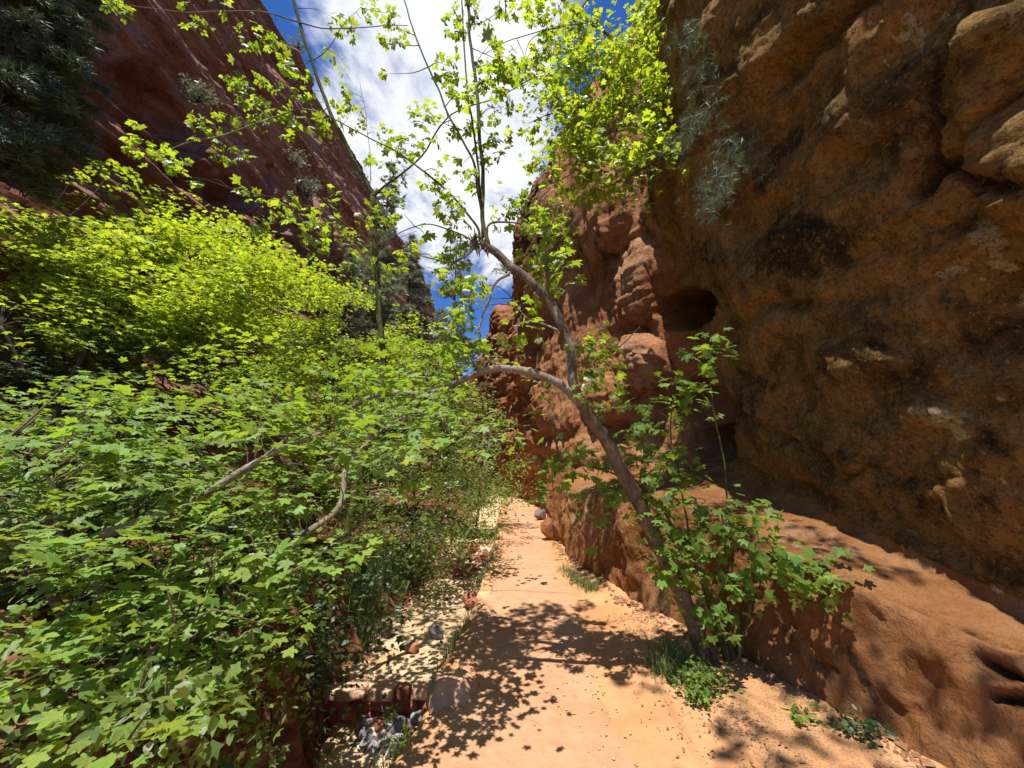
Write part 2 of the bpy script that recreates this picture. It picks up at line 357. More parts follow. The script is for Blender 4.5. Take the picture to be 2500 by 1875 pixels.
M['twig'] = m_bark('twig_bark', (0.10, 0.065, 0.04), (0.17, 0.12, 0.07), (0.26, 0.20, 0.12))
M['deadwood'] = m_bark('dead_wood', (0.26, 0.22, 0.19), (0.42, 0.37, 0.32), (0.55, 0.5, 0.44))
M['dark_bark'] = m_bark('conifer_bark', (0.045, 0.03, 0.022), (0.085, 0.06, 0.045), (0.15, 0.11, 0.085))
M['leaf_near'] = m_leaf('near_maple_leaf', (0.16, 0.285, 0.042), (0.42, 0.60, 0.03), 0.07, 0.48, 0.40, 0.30, veins=True)
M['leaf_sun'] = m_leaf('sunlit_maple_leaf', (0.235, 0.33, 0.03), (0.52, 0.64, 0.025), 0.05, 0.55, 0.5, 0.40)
M['leaf_elder'] = m_leaf('box_elder_leaf', (0.17, 0.26, 0.03), (0.46, 0.59, 0.03), 0.03, 0.52, 0.45, 0.28)
M['leaf_sap'] = m_leaf('sapling_leaf', (0.12, 0.23, 0.03), (0.34, 0.52, 0.03), 0.04, 0.48, 0.42, 0.30, veins=True)
M['leaf_bush'] = m_leaf('bush_leaf', (0.11, 0.18, 0.032), (0.30, 0.42, 0.04), 0.05, 0.48, 0.5, 0.35)
M['leaf_dark'] = m_leaf('shade_darkened_leaf', (0.045, 0.095, 0.022), (0.11, 0.21, 0.025), 0.06, 0.45, 0.5, 0.35)  # leaf green darkened to stand in for shade under the canopy
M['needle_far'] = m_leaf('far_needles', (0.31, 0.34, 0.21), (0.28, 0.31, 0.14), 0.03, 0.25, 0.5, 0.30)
M['needle_dead'] = m_leaf('brown_needles', (0.20, 0.14, 0.09), (0.12, 0.08, 0.04), 0.02, 0.2, 0.6, 0.25)
M['needle_near'] = m_leaf('pine_needles', (0.22, 0.25, 0.17), (0.10, 0.14, 0.05), 0.02, 0.25, 0.4, 0.3)
M['needle_dark'] = m_leaf('dark_needles', (0.12, 0.155, 0.085), (0.05, 0.085, 0.025), 0.04, 0.25, 0.5, 0.35)
M['grass'] = m_leaf('grass_blade', (0.14, 0.20, 0.06), (0.22, 0.32, 0.07), 0.05, 0.42, 0.5, 0.3)
M['drygrass'] = m_leaf('dry_grass_blade', (0.34, 0.28, 0.15), (0.30, 0.24, 0.10), 0.04, 0.35, 0.5, 0.25)

# ------------------------------------------------------------------ the ground: wash, path, banks
PL = np.array([gnd(*p)[:2] for p in [(1240, 1213), (1228, 1247), (1222, 1300), (1205, 1386), (1180, 1453), (1154, 1496), (1125, 1567), (1095, 1635), (1055, 1720), (1005, 1800), (955, 1875)]])[::-1]
PR = np.array([gnd(*p)[:2] for p in [(1281, 1217), (1315, 1268), (1344, 1318), (1370, 1373), (1400, 1437), (1425, 1483), (1452, 1560), (1490, 1673), (1540, 1770), (1600, 1875)]])[::-1]
PL = np.vstack([[-0.95, -4], [-0.93, 1.2], PL, [-0.25, 23], [-1.6, 30], [-4, 40], [-9, 60], [-14, 80]])
PR = np.vstack([[1.05, -4], [1.0, 1.2], PR, [0.6, 22], [-0.6, 30], [-3, 40], [-8, 60], [-13, 80]])
def xl(y): return np.interp(y, PL[:, 1], PL[:, 0])
def xr(y): return np.interp(y, PR[:, 1], PR[:, 0])
DAM_Y, SAND, LOW = 4.16, -0.40, -0.70
def pathz(y): return 0.0 - 0.012 * np.maximum(y - 18.5, 0) ** 1.6
def washw(y): return np.interp(y, [-4, 1.5, 3, 3.95, 5, 6.5, 8, 10, 14, 20, 60], [0.5, 0.7, 0.95, 1.02, 1.15, 1.35, 1.35, 1.3, 1.2, 1.0, 1.0])
def G(x, y):
    P = np.stack([x, y, np.zeros_like(x)], -1)
    wob_ = 0.10 * fbm(P * 1.3, 4)
    d = xl(y) - x + 0.35 * wob_
    fl = np.where(y < DAM_Y - 0.05, LOW, SAND) + 0.02 * np.maximum(y - 8, 0)
    fl = np.minimum(fl, -0.12)
    rip = 0.022 * fbm(P * np.array([5, 7, 1.]), 4) + 0.012 * vn(P * np.array([11, 15, 1.]))
    fl = fl + rip
    drop = sst(0.02, 0.30, d) ** 0.8
    z = -0.03 + (fl + 0.03) * drop
    w = washw(y) * (1 + 0.55 * fbm(P * np.array([.2, 1.1, 1.]) + 3, 4))
    bh = np.interp(y, [0, 2, 4.2, 6, 8, 12, 30], [0.45, 0.55, 0.42, 0.12, 0.0, 0.05, 0.3])
    bank = sst(0.0, np.interp(y, [2, 4, 6], [0.38, 0.36, 0.8]), d - w)
    z = z + bank * (bh + 0.35 - (fl + 0.35) + 0.12 * fbm(P * 2.1, 4) + 0.05 * ridge(P * 6, 3))
    far = np.maximum(d - w - 0.6, 0)
    z = z + np.interp(y, [4, 6.5], [0.17, 0.12]) * far + 0.25 * fbm(P * 0.35, 4) * np.minimum(far, 3) / 3 + 0.014 * np.maximum(far - 4, 0) ** 2
    e = x - xr(y)
    rs = np.clip(e, 0, 2)
    z = np.where(e > 0, 0.006 + 0.10 * rs + 0.02 * fbm(P * 3.0, 4) * np.minimum(rs * 4, 1) + 0.006 * fbm(P * 14, 3), z)
    inner = (d <= 0.0) & (e <= 0)
    z = np.where(inner, -0.05 + (0.056 + 0.03 * fbm(P * 5, 4)) * sst(-0.32, -0.02, e), z)
    z = z + np.where(y > 18.5, pathz(y), 0)
    return z, d, w, e
ys = np.concatenate([np.linspace(-5, 1.9, 30), np.arange(1.95, 5.2, 0.022), np.arange(5.2, 9, 0.045), np.arange(9, 22, 0.14), np.linspace(22.2, 90, 45)])
us = np.concatenate([np.linspace(-60, -12.5, 20), np.linspace(-12, -4.2, 40), np.arange(-4.1, -2.6, 0.05), np.arange(-2.6, 0.0, 0.022), np.linspace(0.0, 0.12, 10)[1:], np.linspace(0.14, 1, 5)[:-1]])
us2 = np.concatenate([np.linspace(0, 2.2, 90), np.linspace(2.3, 12, 12)])
def build_ground():
    Yg = ys[:, None]
    Xl = xl(ys)[:, None] + us[None, :-3] * np.where(us[None, :-3] < 0, 1, 1)
    Xm = xl(ys)[:, None] + (xr(ys) - xl(ys))[:, None] * np.linspace(0.25, 0.97, 4)[None]
    Xr = xr(ys)[:, None] + us2[None]
    Xm = np.hstack([Xm[:, :2], xr(ys)[:, None] + np.linspace(-.34, -.01, 14)[None]])
    X = np.hstack([Xl, Xm, Xr]); X = np.sort(X, axis=1); Y = np.broadcast_to(Yg, X.shape).copy()
    z, d, w, e = G(X, Y)
    soil = sst(-0.18, 0.06, d - w) * (1 - 0.25 * sst(2, 6, Y)); dirt = np.where(e > -0.3, 1.0, 0) + sst(0.3, 0.05, d)
    dirt = np.clip(dirt + 0.45 * sst(4, 2, d) * sst(0.5, 0.9, d / np.maximum(w, .1)), 0, 1)
    litter = sst(0.35, 0.7, e) * sst(6, 3.5, Y)
    me = mesh('ground', np.stack([X, Y, z], -1), gridfaces(*X.shape, flip=True), True, {'soil': soil, 'dirt': dirt, 'litter': litter})
    o = obj('ground', me, M['sand']); tag(o, kind='structure', label='sandy wash floor, red soil banks and dirt verge'); return o
build_ground()
_gx = np.arange(-16, 6, .05); _gy = np.arange(1.2, 17, .05); _GX, _GY = np.meshgrid(_gx, _gy, indexing='ij'); _GZ = G(_GX, _GY)[0]
def gzv(x, y):
    i = np.clip(((np.asarray(x) + 16) / .05).astype(int), 0, len(_gx) - 1); j = np.clip(((np.asarray(y) - 1.2) / .05).astype(int), 0, len(_gy) - 1); return _GZ[i, j]
def gz(x, y): return float(gzv(np.array([x]), np.array([y]))[0])
LIT = [([(860, 1400), (1130, 1290), (1215, 1390), (1110, 1620), (930, 1600)], -.4, .85), ([(780, 1560), (1090, 1560), (1060, 1810), (790, 1810)], -.4, .55), ([(880, 1400), (1130, 1330), (1200, 1390), (1090, 1580), (960, 1560)], -.4, .9), ([(1200, 1200), (1300, 1200), (1460, 1470), (1130, 1500)], 0., .93), ([(1330, 1730), (1500, 1690), (1760, 1690), (1800, 1875), (1330, 1875)], 0., .85), ([(1340, 1150), (1570, 1150), (1570, 1470), (1430, 1440)], .4, .8)]
def lit_ok(c):                          # keep foliage out of the sun's way where the photograph's ground is sunlit
    for poly, z, pr in LIT:
        k = (c[2] - z) / SUN[2]
        if k <= .25: continue
        g = c - SUN * k
        if g[1] < .4: continue
        px, py, dp = proj(g)
        if dp > .3 and inpoly(px, py, poly) and R.uniform() < pr: return False
    return True
def inpoly(px, py, poly):
    ins = False; j = len(poly) - 1
    for i in range(len(poly)):
        (xi, yi), (xj, yj) = poly[i], poly[j]
        if (yi > py) != (yj > py) and px < (xj - xi) * (py - yi) / (yj - yi) + xi: ins = not ins
        j = i
    return ins
def build_path():
    yy = np.concatenate([np.arange(-4, 2, 0.3), np.arange(2, 9, 0.04), np.arange(9, 24, 0.15), np.arange(24, 80, 2.0)])
    s = np.linspace(0, 1, 34)
    a, b = xl(yy), xr(yy)
    P0 = np.stack([np.zeros_like(yy), yy, 0 * yy], -1)
    a = a + 0.035 * fbm(P0 * 2.3, 4); b = b + 0.05 * fbm(P0 * 1.7 + 5, 4)
    X = a[:, None] + (b - a)[:, None] * s[None]; Y = np.broadcast_to(yy[:, None], X.shape).copy()
    Z = pathz(Y) + 0.010 * fbm(np.stack([X, Y, 0 * X], -1) * 1.5, 4) + 0.003 * fbm(np.stack([X, Y, 0 * X], -1) * 9, 3)
    Z = Z - (0.02 * sst(0.06, 0, s) + 0.035 * sst(0.9, 1.0, s))[None]
    # side faces
    side = np.linspace(0.05, 0.6, 8)
    XL = a[:, None] - 0.03 + 0.03 * fbm(np.stack([X[:, :1] + 0 * side, Y[:, :1] + 0 * side, -side + 0 * Y[:, :1]], -1) * 7, 3); YL = Y[:, :8]; ZL = Z[:, :1] - side[::-1][None]
    XR = b[:, None] + 0.02; YR = Y[:, :1]; ZR = Z[:, -1:] - 0.06
    X = np.hstack([XL, X, XR]); Y = np.hstack([YL, Y, YR]); Z = np.hstack([ZL, Z, ZR])
    o = obj('path', mesh('path', np.stack([X, Y, Z], -1), gridfaces(*X.shape, flip=True)), M['path'])
    tag(o, kind='structure', label='raised peach coloured trail dusted with sand'); return o
path = build_path()

# ------------------------------------------------------------------ rock stones
def stone_mesh(name, sx, sy, sz, seed, blocky=0.0, sub=3, rough=0.22):
    n = 2 ** sub + 1; vs_, fs_ = [], []; k = 0
    t = np.linspace(-1, 1, n)
    A, B = np.meshgrid(t, t, indexing='ij'); one = np.ones_like(A)
    for ax, s in ((0, 1), (0, -1), (1, 1), (1, -1), (2, 1), (2, -1)):
        c = [None] * 3; c[ax] = one * s; c[(ax + 1) % 3] = A * s; c[(ax + 2) % 3] = B
        vs_.append(np.stack(c, -1).reshape(-1, 3)); fs_.append(gridfaces(n, n) + k); k += n * n
    V = np.vstack(vs_); Fq = np.vstack(fs_)
    S = norm(V); V = S * (1 - blocky) + V * 0.82 * blocky
    q = S * 1.3 + seed * 7.7
    cell = np.floor(S * 1.6 + seed)      # facets
    V = V * (1 + rough * fbm(q, 4) + 0.10 * rough / 0.22 * ridge(q * 1.7, 2))[:, None]
    rr = np.random.default_rng(int(seed * 13) % 99991)
    for q in range(9 if blocky < .6 else 4):
        nd = rr.standard_normal(3); nd /= np.linalg.norm(nd); off = rr.uniform(.52, .80) if blocky < .6 else rr.uniform(.95, 1.1)
        V = V - np.maximum(V @ nd - off, 0)[:, None] * .92 * nd
    V = V * (1 + .03 * fbm(q + S * 7, 3))[:, None]
    key = np.round(np.vstack(vs_) * 1000).astype(np.int64); _, inv, = np.unique(key, axis=0, return_inverse=True)[0:2]
    inv = inv.ravel(); m = inv.max() + 1; U = np.zeros((m, 3)); U[inv] = V
    return mesh(name, U * np.array([sx, sy, sz]), inv[Fq], True)
# kerb stones along the raised edge of the path
ky = 5.2; ki = 0
while ky < 18.8:
    ln = random.uniform(0.26, 0.5); yc = ky + ln / 2; ang = math.atan2(xl(yc + 0.2) - xl(yc - 0.2), 0.4)
    me = stone_mesh('kerb_stone', 0.10, ln / 2 * 1.12, 0.08, 40 + ki, 0.85, 2, 0.10)
    o = obj('kerb_stone', me, M['kerb'], path, (xl(yc) + 0.0 + random.uniform(-.02, .02), yc, -0.052 + random.uniform(-.012, .01))); o.rotation_euler = (random.uniform(-.05, .05), random.uniform(-.06, .06), -ang)
    ky += ln + random.uniform(0.01, 0.05); ki += 1

# ------------------------------------------------------------------ right cliff (bench, shaded wall, buttress, far wall)
# each row: y, then (x, z) of: foot, bench edge, bench/wall joint, lower wall, mid, high, lip, top, far top
RT = [
 (-3.0, (2.9, -.1), (3.3, .30), (4.2, .30), (4.2, 2.0), (3.8, 4.2), (3.2, 6.2), (2.7, 8.2), (2.6, 11), (9, 17)),
 (0.5, (2.50, -.1), (2.72, 0.4), (3.15, 0.44), (3.30, 1.9), (3.05, 4.0), (2.68, 6.0), (2.35, 7.6), (2.0, 10.5), (8, 17)),
 (1.8, (2.22, -.1), (2.5, 0.58), (2.9, 0.62), (2.90, 2.2), (2.65, 3.9), (2.43, 5.6), (2.15, 7.0), (1.9, 10.5), (7, 17)),
 (2.6, (2.05, -.1), (2.28, 0.79), (2.85, 0.83), (2.81, 2.2), (2.57, 3.9), (2.29, 5.5), (2.0, 6.8), (1.9, 10.5), (6.5, 17)),
 (3.2, (1.92, -.1), (2.1, 0.96), (2.85, 1.0), (2.79, 2.2), (2.54, 3.9), (2.23, 5.4), (1.95, 6.6), (2.0, 10.5), (6, 17)),
 (4.0, (1.68, -.1), (1.92, 1.13), (2.86, 1.22), (2.80, 2.2), (2.54, 3.9), (2.30, 5.3), (2.05, 6.4), (2.2, 10.0), (6, 17)),
 (5.0, (1.36, -.1), (1.58, 1.22), (2.95, 1.43), (2.94, 2.3), (2.76, 4.0), (2.54, 5.3), (2.3, 6.4), (2.6, 9.5), (6, 17)),
 (5.6, (1.27, -.1), (1.48, 1.2), (3.12, 1.5), (3.18, 2.3), (3.00, 3.8), (2.76, 5.2), (2.5, 6.4), (2.7, 9.5), (6, 17)),
 (6.3, (1.19, -.1), (1.4, 1.16), (3.3, 1.62), (3.45, 2.4), (3.21, 3.7), (2.95, 5.2), (2.65, 6.5), (2.7, 9.5), (6, 17)),
 (6.9, (1.13, -.1), (1.32, 1.12), (2.85, 1.60), (3.20, 2.4), (3.15, 3.6), (2.9, 5.2), (2.6, 6.8), (2.7, 9.5), (6, 17)),
 (7.5, (1.06, -.1), (1.25, 1.14), (2.15, 1.55), (2.60, 2.5), (2.72, 3.7), (2.62, 5.2), (2.5, 7.0), (2.6, 10), (6, 17)),
 (8.2, (0.99, -.1), (1.16, 1.16), (1.74, 1.55), (2.10, 2.6), (2.32, 4.0), (2.32, 5.6), (2.25, 7.4), (2.4, 10.5), (6, 17)),
 (8.9, (0.93, -.1), (1.08, 1.16), (1.52, 1.60), (1.85, 2.7), (2.02, 4.2), (2.08, 6.0), (2.0, 7.8), (2.2, 11), (6, 18)),
 (9.15, (1.12, -.1), (1.30, 1.0), (1.52, 1.6), (1.78, 2.8), (1.92, 4.4), (1.98, 6.2), (1.9, 8), (2.1, 11.5), (6, 18)),
 (10.0, (1.30, -.1), (1.32, 1.0), (1.50, 1.7), (1.66, 3.0), (1.76, 4.8), (1.76, 7.0), (1.64, 9), (2.04, 12.5), (5.54, 18)),
 (12.0, (1.30, -.1), (1.22, 1.0), (1.30, 1.9), (1.34, 3.4), (1.38, 5.6), (1.30, 8.0), (1.28, 10.5), (1.78, 13.5), (5.08, 18)),
 (14.0, (1.28, -.1), (1.22, 1.0), (1.12, 2.0), (0.90, 3.6), (0.78, 6.0), (0.68, 8.6), (0.82, 11.4), (1.62, 14), (4.12, 17)),
 (15.5, (1.20, -.1), (1.12, 1.0), (0.92, 2.0), (0.58, 3.8), (0.54, 6.4), (0.50, 9.0), (0.67, 11.5), (1.72, 14), (4.12, 16)),
 (18.0, (0.97, -.1), (0.87, 1.0), (0.55, 2.1), (0.26, 4.0), (0.40, 6.6), (0.50, 9.0), (1.00, 11.0), (2.30, 13), (5.10, 15)),
 (20.5, (0.75, -.3), (0.60, 1.0), (0.30, 2.2), (-0.02, 4.2), (0.18, 6.6), (0.58, 8.5), (1.48, 10.0), (3.08, 11), (6.08, 13)),
 (23.0, (0.2, -.8), (0.0, 1.0), (-.5, 2.4), (-.85, 4.4), (-.95, 6.8), (-.85, 9.2), (-.6, 11.2), (1.0, 11.6), (6, 12.5)),
 (27.0, (-.6, -1.), (-.7, 1.0), (-1.1, 2.4), (-1.45, 5.0), (-1.55, 7.6), (-1.45, 10.2), (-1.2, 12.5), (0.6, 12.9), (6, 14)),
 (34.0, (-2.0, -2), (-2.0, 1.0), (-2.1, 2.6), (-2.3, 5.6), (-2.3, 8.0), (-2.2, 10.5), (-1.9, 12.8), (0, 13.4), (5, 15)),
 (60.0, (-8, -6), (-8, 1.0), (-8, 3), (-8, 6), (-8, 9), (-7.8, 11.5), (-7.5, 14), (-5, 15), (2, 17)),
]
SEG = [38, 34, 34, 52, 46, 40, 34, 22]
def build_right():
    ty = np.array([r[0] for r in RT]); C = np.array([[c for c in r[1:]] for r in RT])         # rows, pts, 2
    yy = np.concatenate([np.linspace(-3, 0.9, 24), np.arange(1.0, 2.0, 0.045), np.arange(2.0, 7.0, 0.020), np.arange(7.0, 10.0, 0.024), np.arange(10, 16.5, 0.045), np.arange(16.5, 30, 0.12), np.linspace(30.2, 60, 30)])
    Ci = np.empty((len(yy),) + C.shape[1:])
    for k in range(C.shape[1]):
        for j in range(2): Ci[:, k, j] = np.interp(yy, ty, C[:, k, j])
    Ci = blurax(Ci, 0, 3)
    prof = []
    for k in range(C.shape[1] - 1):
        t = np.linspace(0, 1, SEG[k], endpoint=(k == C.shape[1] - 2))
        prof.append(Ci[:, k, None, :] * (1 - t)[None, :, None] + Ci[:, k + 1, None, :] * t[None, :, None])
    Pxz = np.concatenate(prof, 1); Pxz = blurax(Pxz, 1, 5)
    nu, nv = Pxz.shape[:2]
    P = np.stack([Pxz[..., 0], np.broadcast_to(yy[:, None], (nu, nv)), Pxz[..., 1]], -1)
    def normals(P):
        du = np.gradient(P, axis=0); dv = np.gradient(P, axis=1); n = norm(np.cross(dv, du))
        return np.where((n[..., 0:1] > 0) & (np.abs(n[..., 2:3]) < 0.5), -n, n)
    n0 = norm(np.cross(np.gradient(P, axis=1), np.gradient(P, axis=0)))
    if np.mean(n0[..., 0]) > 0: n0 = -n0
    px, py, dp = proj(P)
    x, y, z = P[..., 0], P[..., 1], P[..., 2]
    vi = np.broadcast_to(np.arange(nv)[None], (nu, nv))
    v_edge, v_joint = SEG[0], SEG[0] + SEG[1]
    wallm = sst(v_joint - 3, v_joint + 6, vi)                       # 0 on the bench, 1 on the wall
    nearw = sst(6.9, 6.1, y)
    D = 0.10 * fbm(P * 0.9, 5) + 0.05 * fbm(P * 2.4 + 3, 5)
    # near shaded wall: smooth, pitted, gentle dipping beds
    dip = z - 0.25 * y
    bed = fbm(np.stack([x * 0.4, y * 0.35, dip * 3.2], -1), 5)
    D = D + wallm * nearw * (0.06 * bed + 0.030 * ridge(P * 3.1, 4) + 0.018 * fbm(P * 12, 4) + 0.06 * ridge(P * 0.8 + 4, 3) + 0.03 * ridge(np.stack([x, y * 1.2, (z - .7 * y) * 3.], -1), 3))
    q5 = fbm(P * np.array([1.3, 1.3, 1.7]) + 8, 5) * 6; sp_ = np.floor(q5) + sst(0.0, 0.16, q5 - np.floor(q5))
    D = D + wallm * nearw * 0.030 * sp_
    # bench: dipping cross-beds on its face, smooth top
    face = 1 - sst(v_edge - 6, v_edge + 8, vi)
    cb = vn(np.stack([x * 0.6, y * 1.2, (z * 0.8 + y * 0.62) * 24.], -1))
    D = D + face * (0.010 * cb * sst(3.0, 3.5, y) + 0.045 * ridge(np.stack([y * 1.1, (z - .9 * y) * 1.4, x], -1), 4) + 0.02 * fbm(P * 9, 4) + 0.022 * ridge(np.stack([x, y * .7, (z + 0.9 * y) * 3.2], -1), 3) + 0.02 * sp_) + (1 - wallm) * (1 - face) * (0.012 * fbm(P * 5, 4) - 0.02)
    # buttress and far walls: lumpy, fluted, ledgy
    midw = sst(6.4, 7.2, y) * wallm
    D = D + midw * (0.16 * ridge(P * np.array([.7, 1.0, .55]), 4) + 0.07 * fbm(P * np.array([3, 5, .9]), 5) + 0.03 * ridge(P * 4, 4))
    flut = sst(6.3, 7.4, y) * sst(8.8, 7.6, y)
    D = D + flut * wallm * (0.09 * vn(P * np.array([2, 9, 0.5])) + 0.08 * fbm(P * 3, 4) + 0.05 * vn(np.stack([x * .5, y * .5, z * 9], -1)))
    farw = sst(10.5, 14.5, y) * sst(1.0, 3.0, z)
    lay = z * 2.0 + 0.6 * fbm(P * 0.3, 3); fr = lay - np.floor(lay); hsh = _h(np.floor(lay).astype(np.int64), np.floor(y * 0.5 + vn(P * .6)).astype(np.int64), 3 + 0 * vi.astype(np.int64))
    D = D + farw * ((hsh - 0.5) * 0.42 * sst(0, 0.12, fr) * sst(1.0, 0.8, fr) + 0.22 * ridge(P * 0.5, 4) + 0.12 * fbm(P * 2, 5))
    D = D + sst(9.2, 9.6, y) * sst(3.0, 1.2, z) * (0.13 * ridge(P * np.array([1, 2.6, .35]), 4) + 0.05 * ridge(P * np.array([3, 6, 1.2]), 3))
    def knob(cx, cy, rx, ry, h):
        nonlocal D
        e = np.sqrt(((px - cx) / rx) ** 2 + ((py - cy) / ry) ** 2); D = D + h * np.sqrt(np.maximum(1 - e * e, 0)) * wallm * (dp > 1) * sst(5.9, 6.6, y)
    knob(1585, 890, 80, 76, .50); knob(1655, 850, 62, 130, .30); knob(1575, 690, 60, 110, .35); knob(1500, 980, 70, 60, .35); knob(1380, 1000, 60, 70, .2); knob(1460, 520, 90, 120, .4); knob(1330, 600, 60, 160, .4); knob(1250, 800, 40, 100, .3)
    # cracks and blocks placed on the near wall
    def crack(pts, w, depth):
        nonlocal D
        jit = 10 * fbm(P * 4, 3)
        D = D - wallm * depth * np.exp(-(pldist(px + jit, py + jit, pts) / w) ** 2) * (dp > 0.3)
    fr_ = (dp > 0.3) & (y > 0.3)
    blk = sst(30, -30, pldist(px, py, [(2700, 60), (2700, 300)]) - 330) * fr_ * wallm          # upper right blocks stand proud
    D = D + 0.16 * blk * nearw
    crack([(2400, -40), (2355, 84), (2322, 139), (2280, 228), (2292, 295), (2263, 414), (2246, 468)], 13, 0.30)
    crack([(2252, 470), (2300, 410), (2339, 399), (2402, 435), (2478, 447), (2540, 470)], 14, 0.26)
    crack([(2339, 399), (2390, 350), (2440, 287), (2520, 240)], 7, 0.10)
    crack([(2130, -20), (2040, 70), (1967, 122), (1929, 165), (1900, 200)], 26, 0.30)
    crack([(1600, 880), (1740, 935), (1870, 1040), (1960, 1085)], 10, 0.07)
    crack([(1860, 750), (2000, 735), (2150, 735)], 9, 0.06)
    crack([(2060, 1170), (2130, 1140), (2260, 1180), (2420, 1150)], 9, 0.05)
    # hollow under the wall where it meets the bench
    D = D - wallm * nearw * 0.10 * np.exp(-((vi - v_joint - 5) / 5.0) ** 2)
    def crackb(pts, w, depth):
        nonlocal D
        D = D - (1 - wallm) * depth * np.exp(-(pldist(px, py, pts) / w) ** 2) * (dp > 0.3)
    crackb([(2080, 1420), (2260, 1490), (2420, 1560), (2560, 1600)], 6, 0.05)
    crackb([(1880, 1340), (2000, 1400), (2080, 1420)], 6, 0.03)
    crackb([(2400, 1610), (2450, 1640), (2520, 1650)], 16, 0.22)
    crackb([(2440, 1705), (2530, 1715)], 14, 0.14)
    crackb([(1990, 1610), (2060, 1640)], 6, 0.05); crackb([(1940, 1520), (2000, 1590), (2040, 1660)], 7, 0.03)
    crackb([(1400, 1250), (1450, 1330), (1510, 1400)], 4, 0.03)
    # caves
    Q = P + n0 * D[..., None]
    def cave(cx, cy, rx, ry, depth, rot=0.0, xmin=0.0):
        nonlocal Q
        c, s_ = math.cos(rot), math.sin(rot)
        jx = 14 * fbm(P * 3 + 2, 3)
        u = ((px + jx - cx) * c + (py - cy) * s_) / rx; v = (-(px + jx - cx) * s_ + (py - cy) * c) / ry
        e = np.sqrt(u * u + v * v)
        mk = sst(1.05, 0.84, e) * fr_
        Q = Q + mk[..., None] * depth * np.array([0.95, 0.25, 0.06])
        return sst(1.9, 1.0, e) * sst(0.9, 1.05, e)
    lip = cave(1690, 750, 66, 52, 1.7, -0.15) + cave(1752, 1085, 58, 48, 1.5, 0.1) + cave(1735, 990, 75, 66, 0.45, 0.6) + cave(1525, 1062, 34, 19, 0.35, -0.5)
    cave(1585, 808, 12, 9, 0.2)
    # colour masks: varnish, lichen, and pale spots that include painted sun hits
    P2 = P
    va = np.zeros_like(x); li = np.zeros_like(x); pa = np.zeros_like(x)
    def spot(A, cx, cy, rx, ry, v=1.0, rot=0.0):
        c, s_ = math.cos(rot), math.sin(rot); u = ((px - cx) * c + (py - cy) * s_) / rx; w = (-(px - cx) * s_ + (py - cy) * c) / ry
        A[:] = np.maximum(A, v * sst(1.25, 0.45, np.sqrt(u * u + w * w)) * fr_)
    spot(va, 1980, 600, 150, 95, .95); spot(va, 1890, 400, 40, 130, .7, .5); spot(va, 1850, 960, 60, 90, .6); spot(va, 2100, 900, 200, 70, .45)
    spot(va, 2260, 250, 160, 190, .42); spot(va, 2300, 800, 220, 120, .45); spot(va, 2150, 1180, 300, 60, .5, .5); spot(va, 1760, 620, 90, 50, .6); spot(va, 2440, 1150, 90, 150, .5)
    spot(va, 2120, 1650, 14, 120, .8, -.45); spot(va, 1960, 1600, 12, 110, .6, -.5); spot(va, 1620, 1500, 25, 110, .8); spot(va, 1560, 1450, 12, 90, .7); spot(va, 1340, 560, 60, 130, .75); spot(va, 1300, 400, 30, 150, .8)  # dark streaks and upright bands on the bench; varnish on the far face
    spot(va, 1500, 640, 26, 100, .6); spot(va, 1430, 600, 24, 120, .5); spot(va, 1590, 500, 26, 130, .55)
    for a_ in [(2420, 575, 66, 48), (2445, 640, 40, 30), (2330, 660, 44, 12), (2290, 672, 22, 8), (2484, 735, 36, 30), (2250, 60, 24, 36), (2320, 40, 40, 16), (2225, 90, 28, 20), (2255, 100, 20, 42), (2290, 120, 14, 10),
               (2270, 1000, 26, 16), (2310, 1020, 50, 34), (2360, 1060, 40, 26), (2380, 1010, 20, 12), (2418, 1057, 11, 9), (2459, 966, 20, 9), (2185, 150, 10, 14), (2195, 195, 8, 12), (2240, 655, 16, 8), (2280, 250, 12, 10), (2143, 300, 7, 7), (2180, 530, 5, 5), (2250, 620, 6, 6), (2335, 637, 5, 5), (2390, 680, 6, 4), (2490, 850, 6, 10), (2460, 880, 5, 8), (2435, 855, 6, 6), (2160, 60, 10, 7), (2430, 1440, 20, 14), (2470, 1180, 14, 8), (2435, 1150, 8, 10)]:
        spot(li, *a_)
    spot(pa, 1838, 580, 30, 14, 1.0, -.5); spot(pa, 1846, 660, 24, 40, .9, .3); spot(pa, 1745, 600, 14, 60, .8); spot(pa, 1700, 560, 9, 60, .6); spot(pa, 1920, 1110, 36, 12, .8, .5); spot(pa, 1670, 480, 9, 70, .6); spot(pa, 1780, 590, 10, 70, .7)  # pale streaks put grazing sun on the flutes into the colour
    spot(pa, 1560, 700, 60, 110, .7); spot(pa, 1590, 900, 70, 120, .75); spot(pa, 1460, 1250, 110, 130, .7); spot(pa, 1720, 870, 60, 60, .5); spot(pa, 2000, 1330, 250, 60, .65, .45)  # paler areas on the buttress, slab and bench top
    attrs = {'varnish': va, 'lichen': li, 'pale': pa}
    def sub(i0, i1, j0, j1, name, mat, label):
        sl = (slice(i0, i1), slice(j0, j1)); q = Q[sl]
        o = obj(name, mesh(name, q.reshape(-1, 3), gridfaces(q.shape[0], q.shape[1]), True, {k: v[sl] for k, v in attrs.items()}), mat)
        tag(o, kind='structure', label=label); return o
    iy = lambda v: int(np.searchsorted(yy, v))
    a, b = iy(6.4), iy(9.05)
    sub(0, b + 1, 0, v_joint + 3, 'rock_bench', M['bench'], 'low sloping sandstone bench along the trail foot of the cliff')
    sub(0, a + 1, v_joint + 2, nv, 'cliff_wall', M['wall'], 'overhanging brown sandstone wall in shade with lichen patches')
    sub(a, b + 1, v_joint + 2, nv, 'cliff_buttress', M['butte'], 'lit orange sandstone buttress beside the small caves')
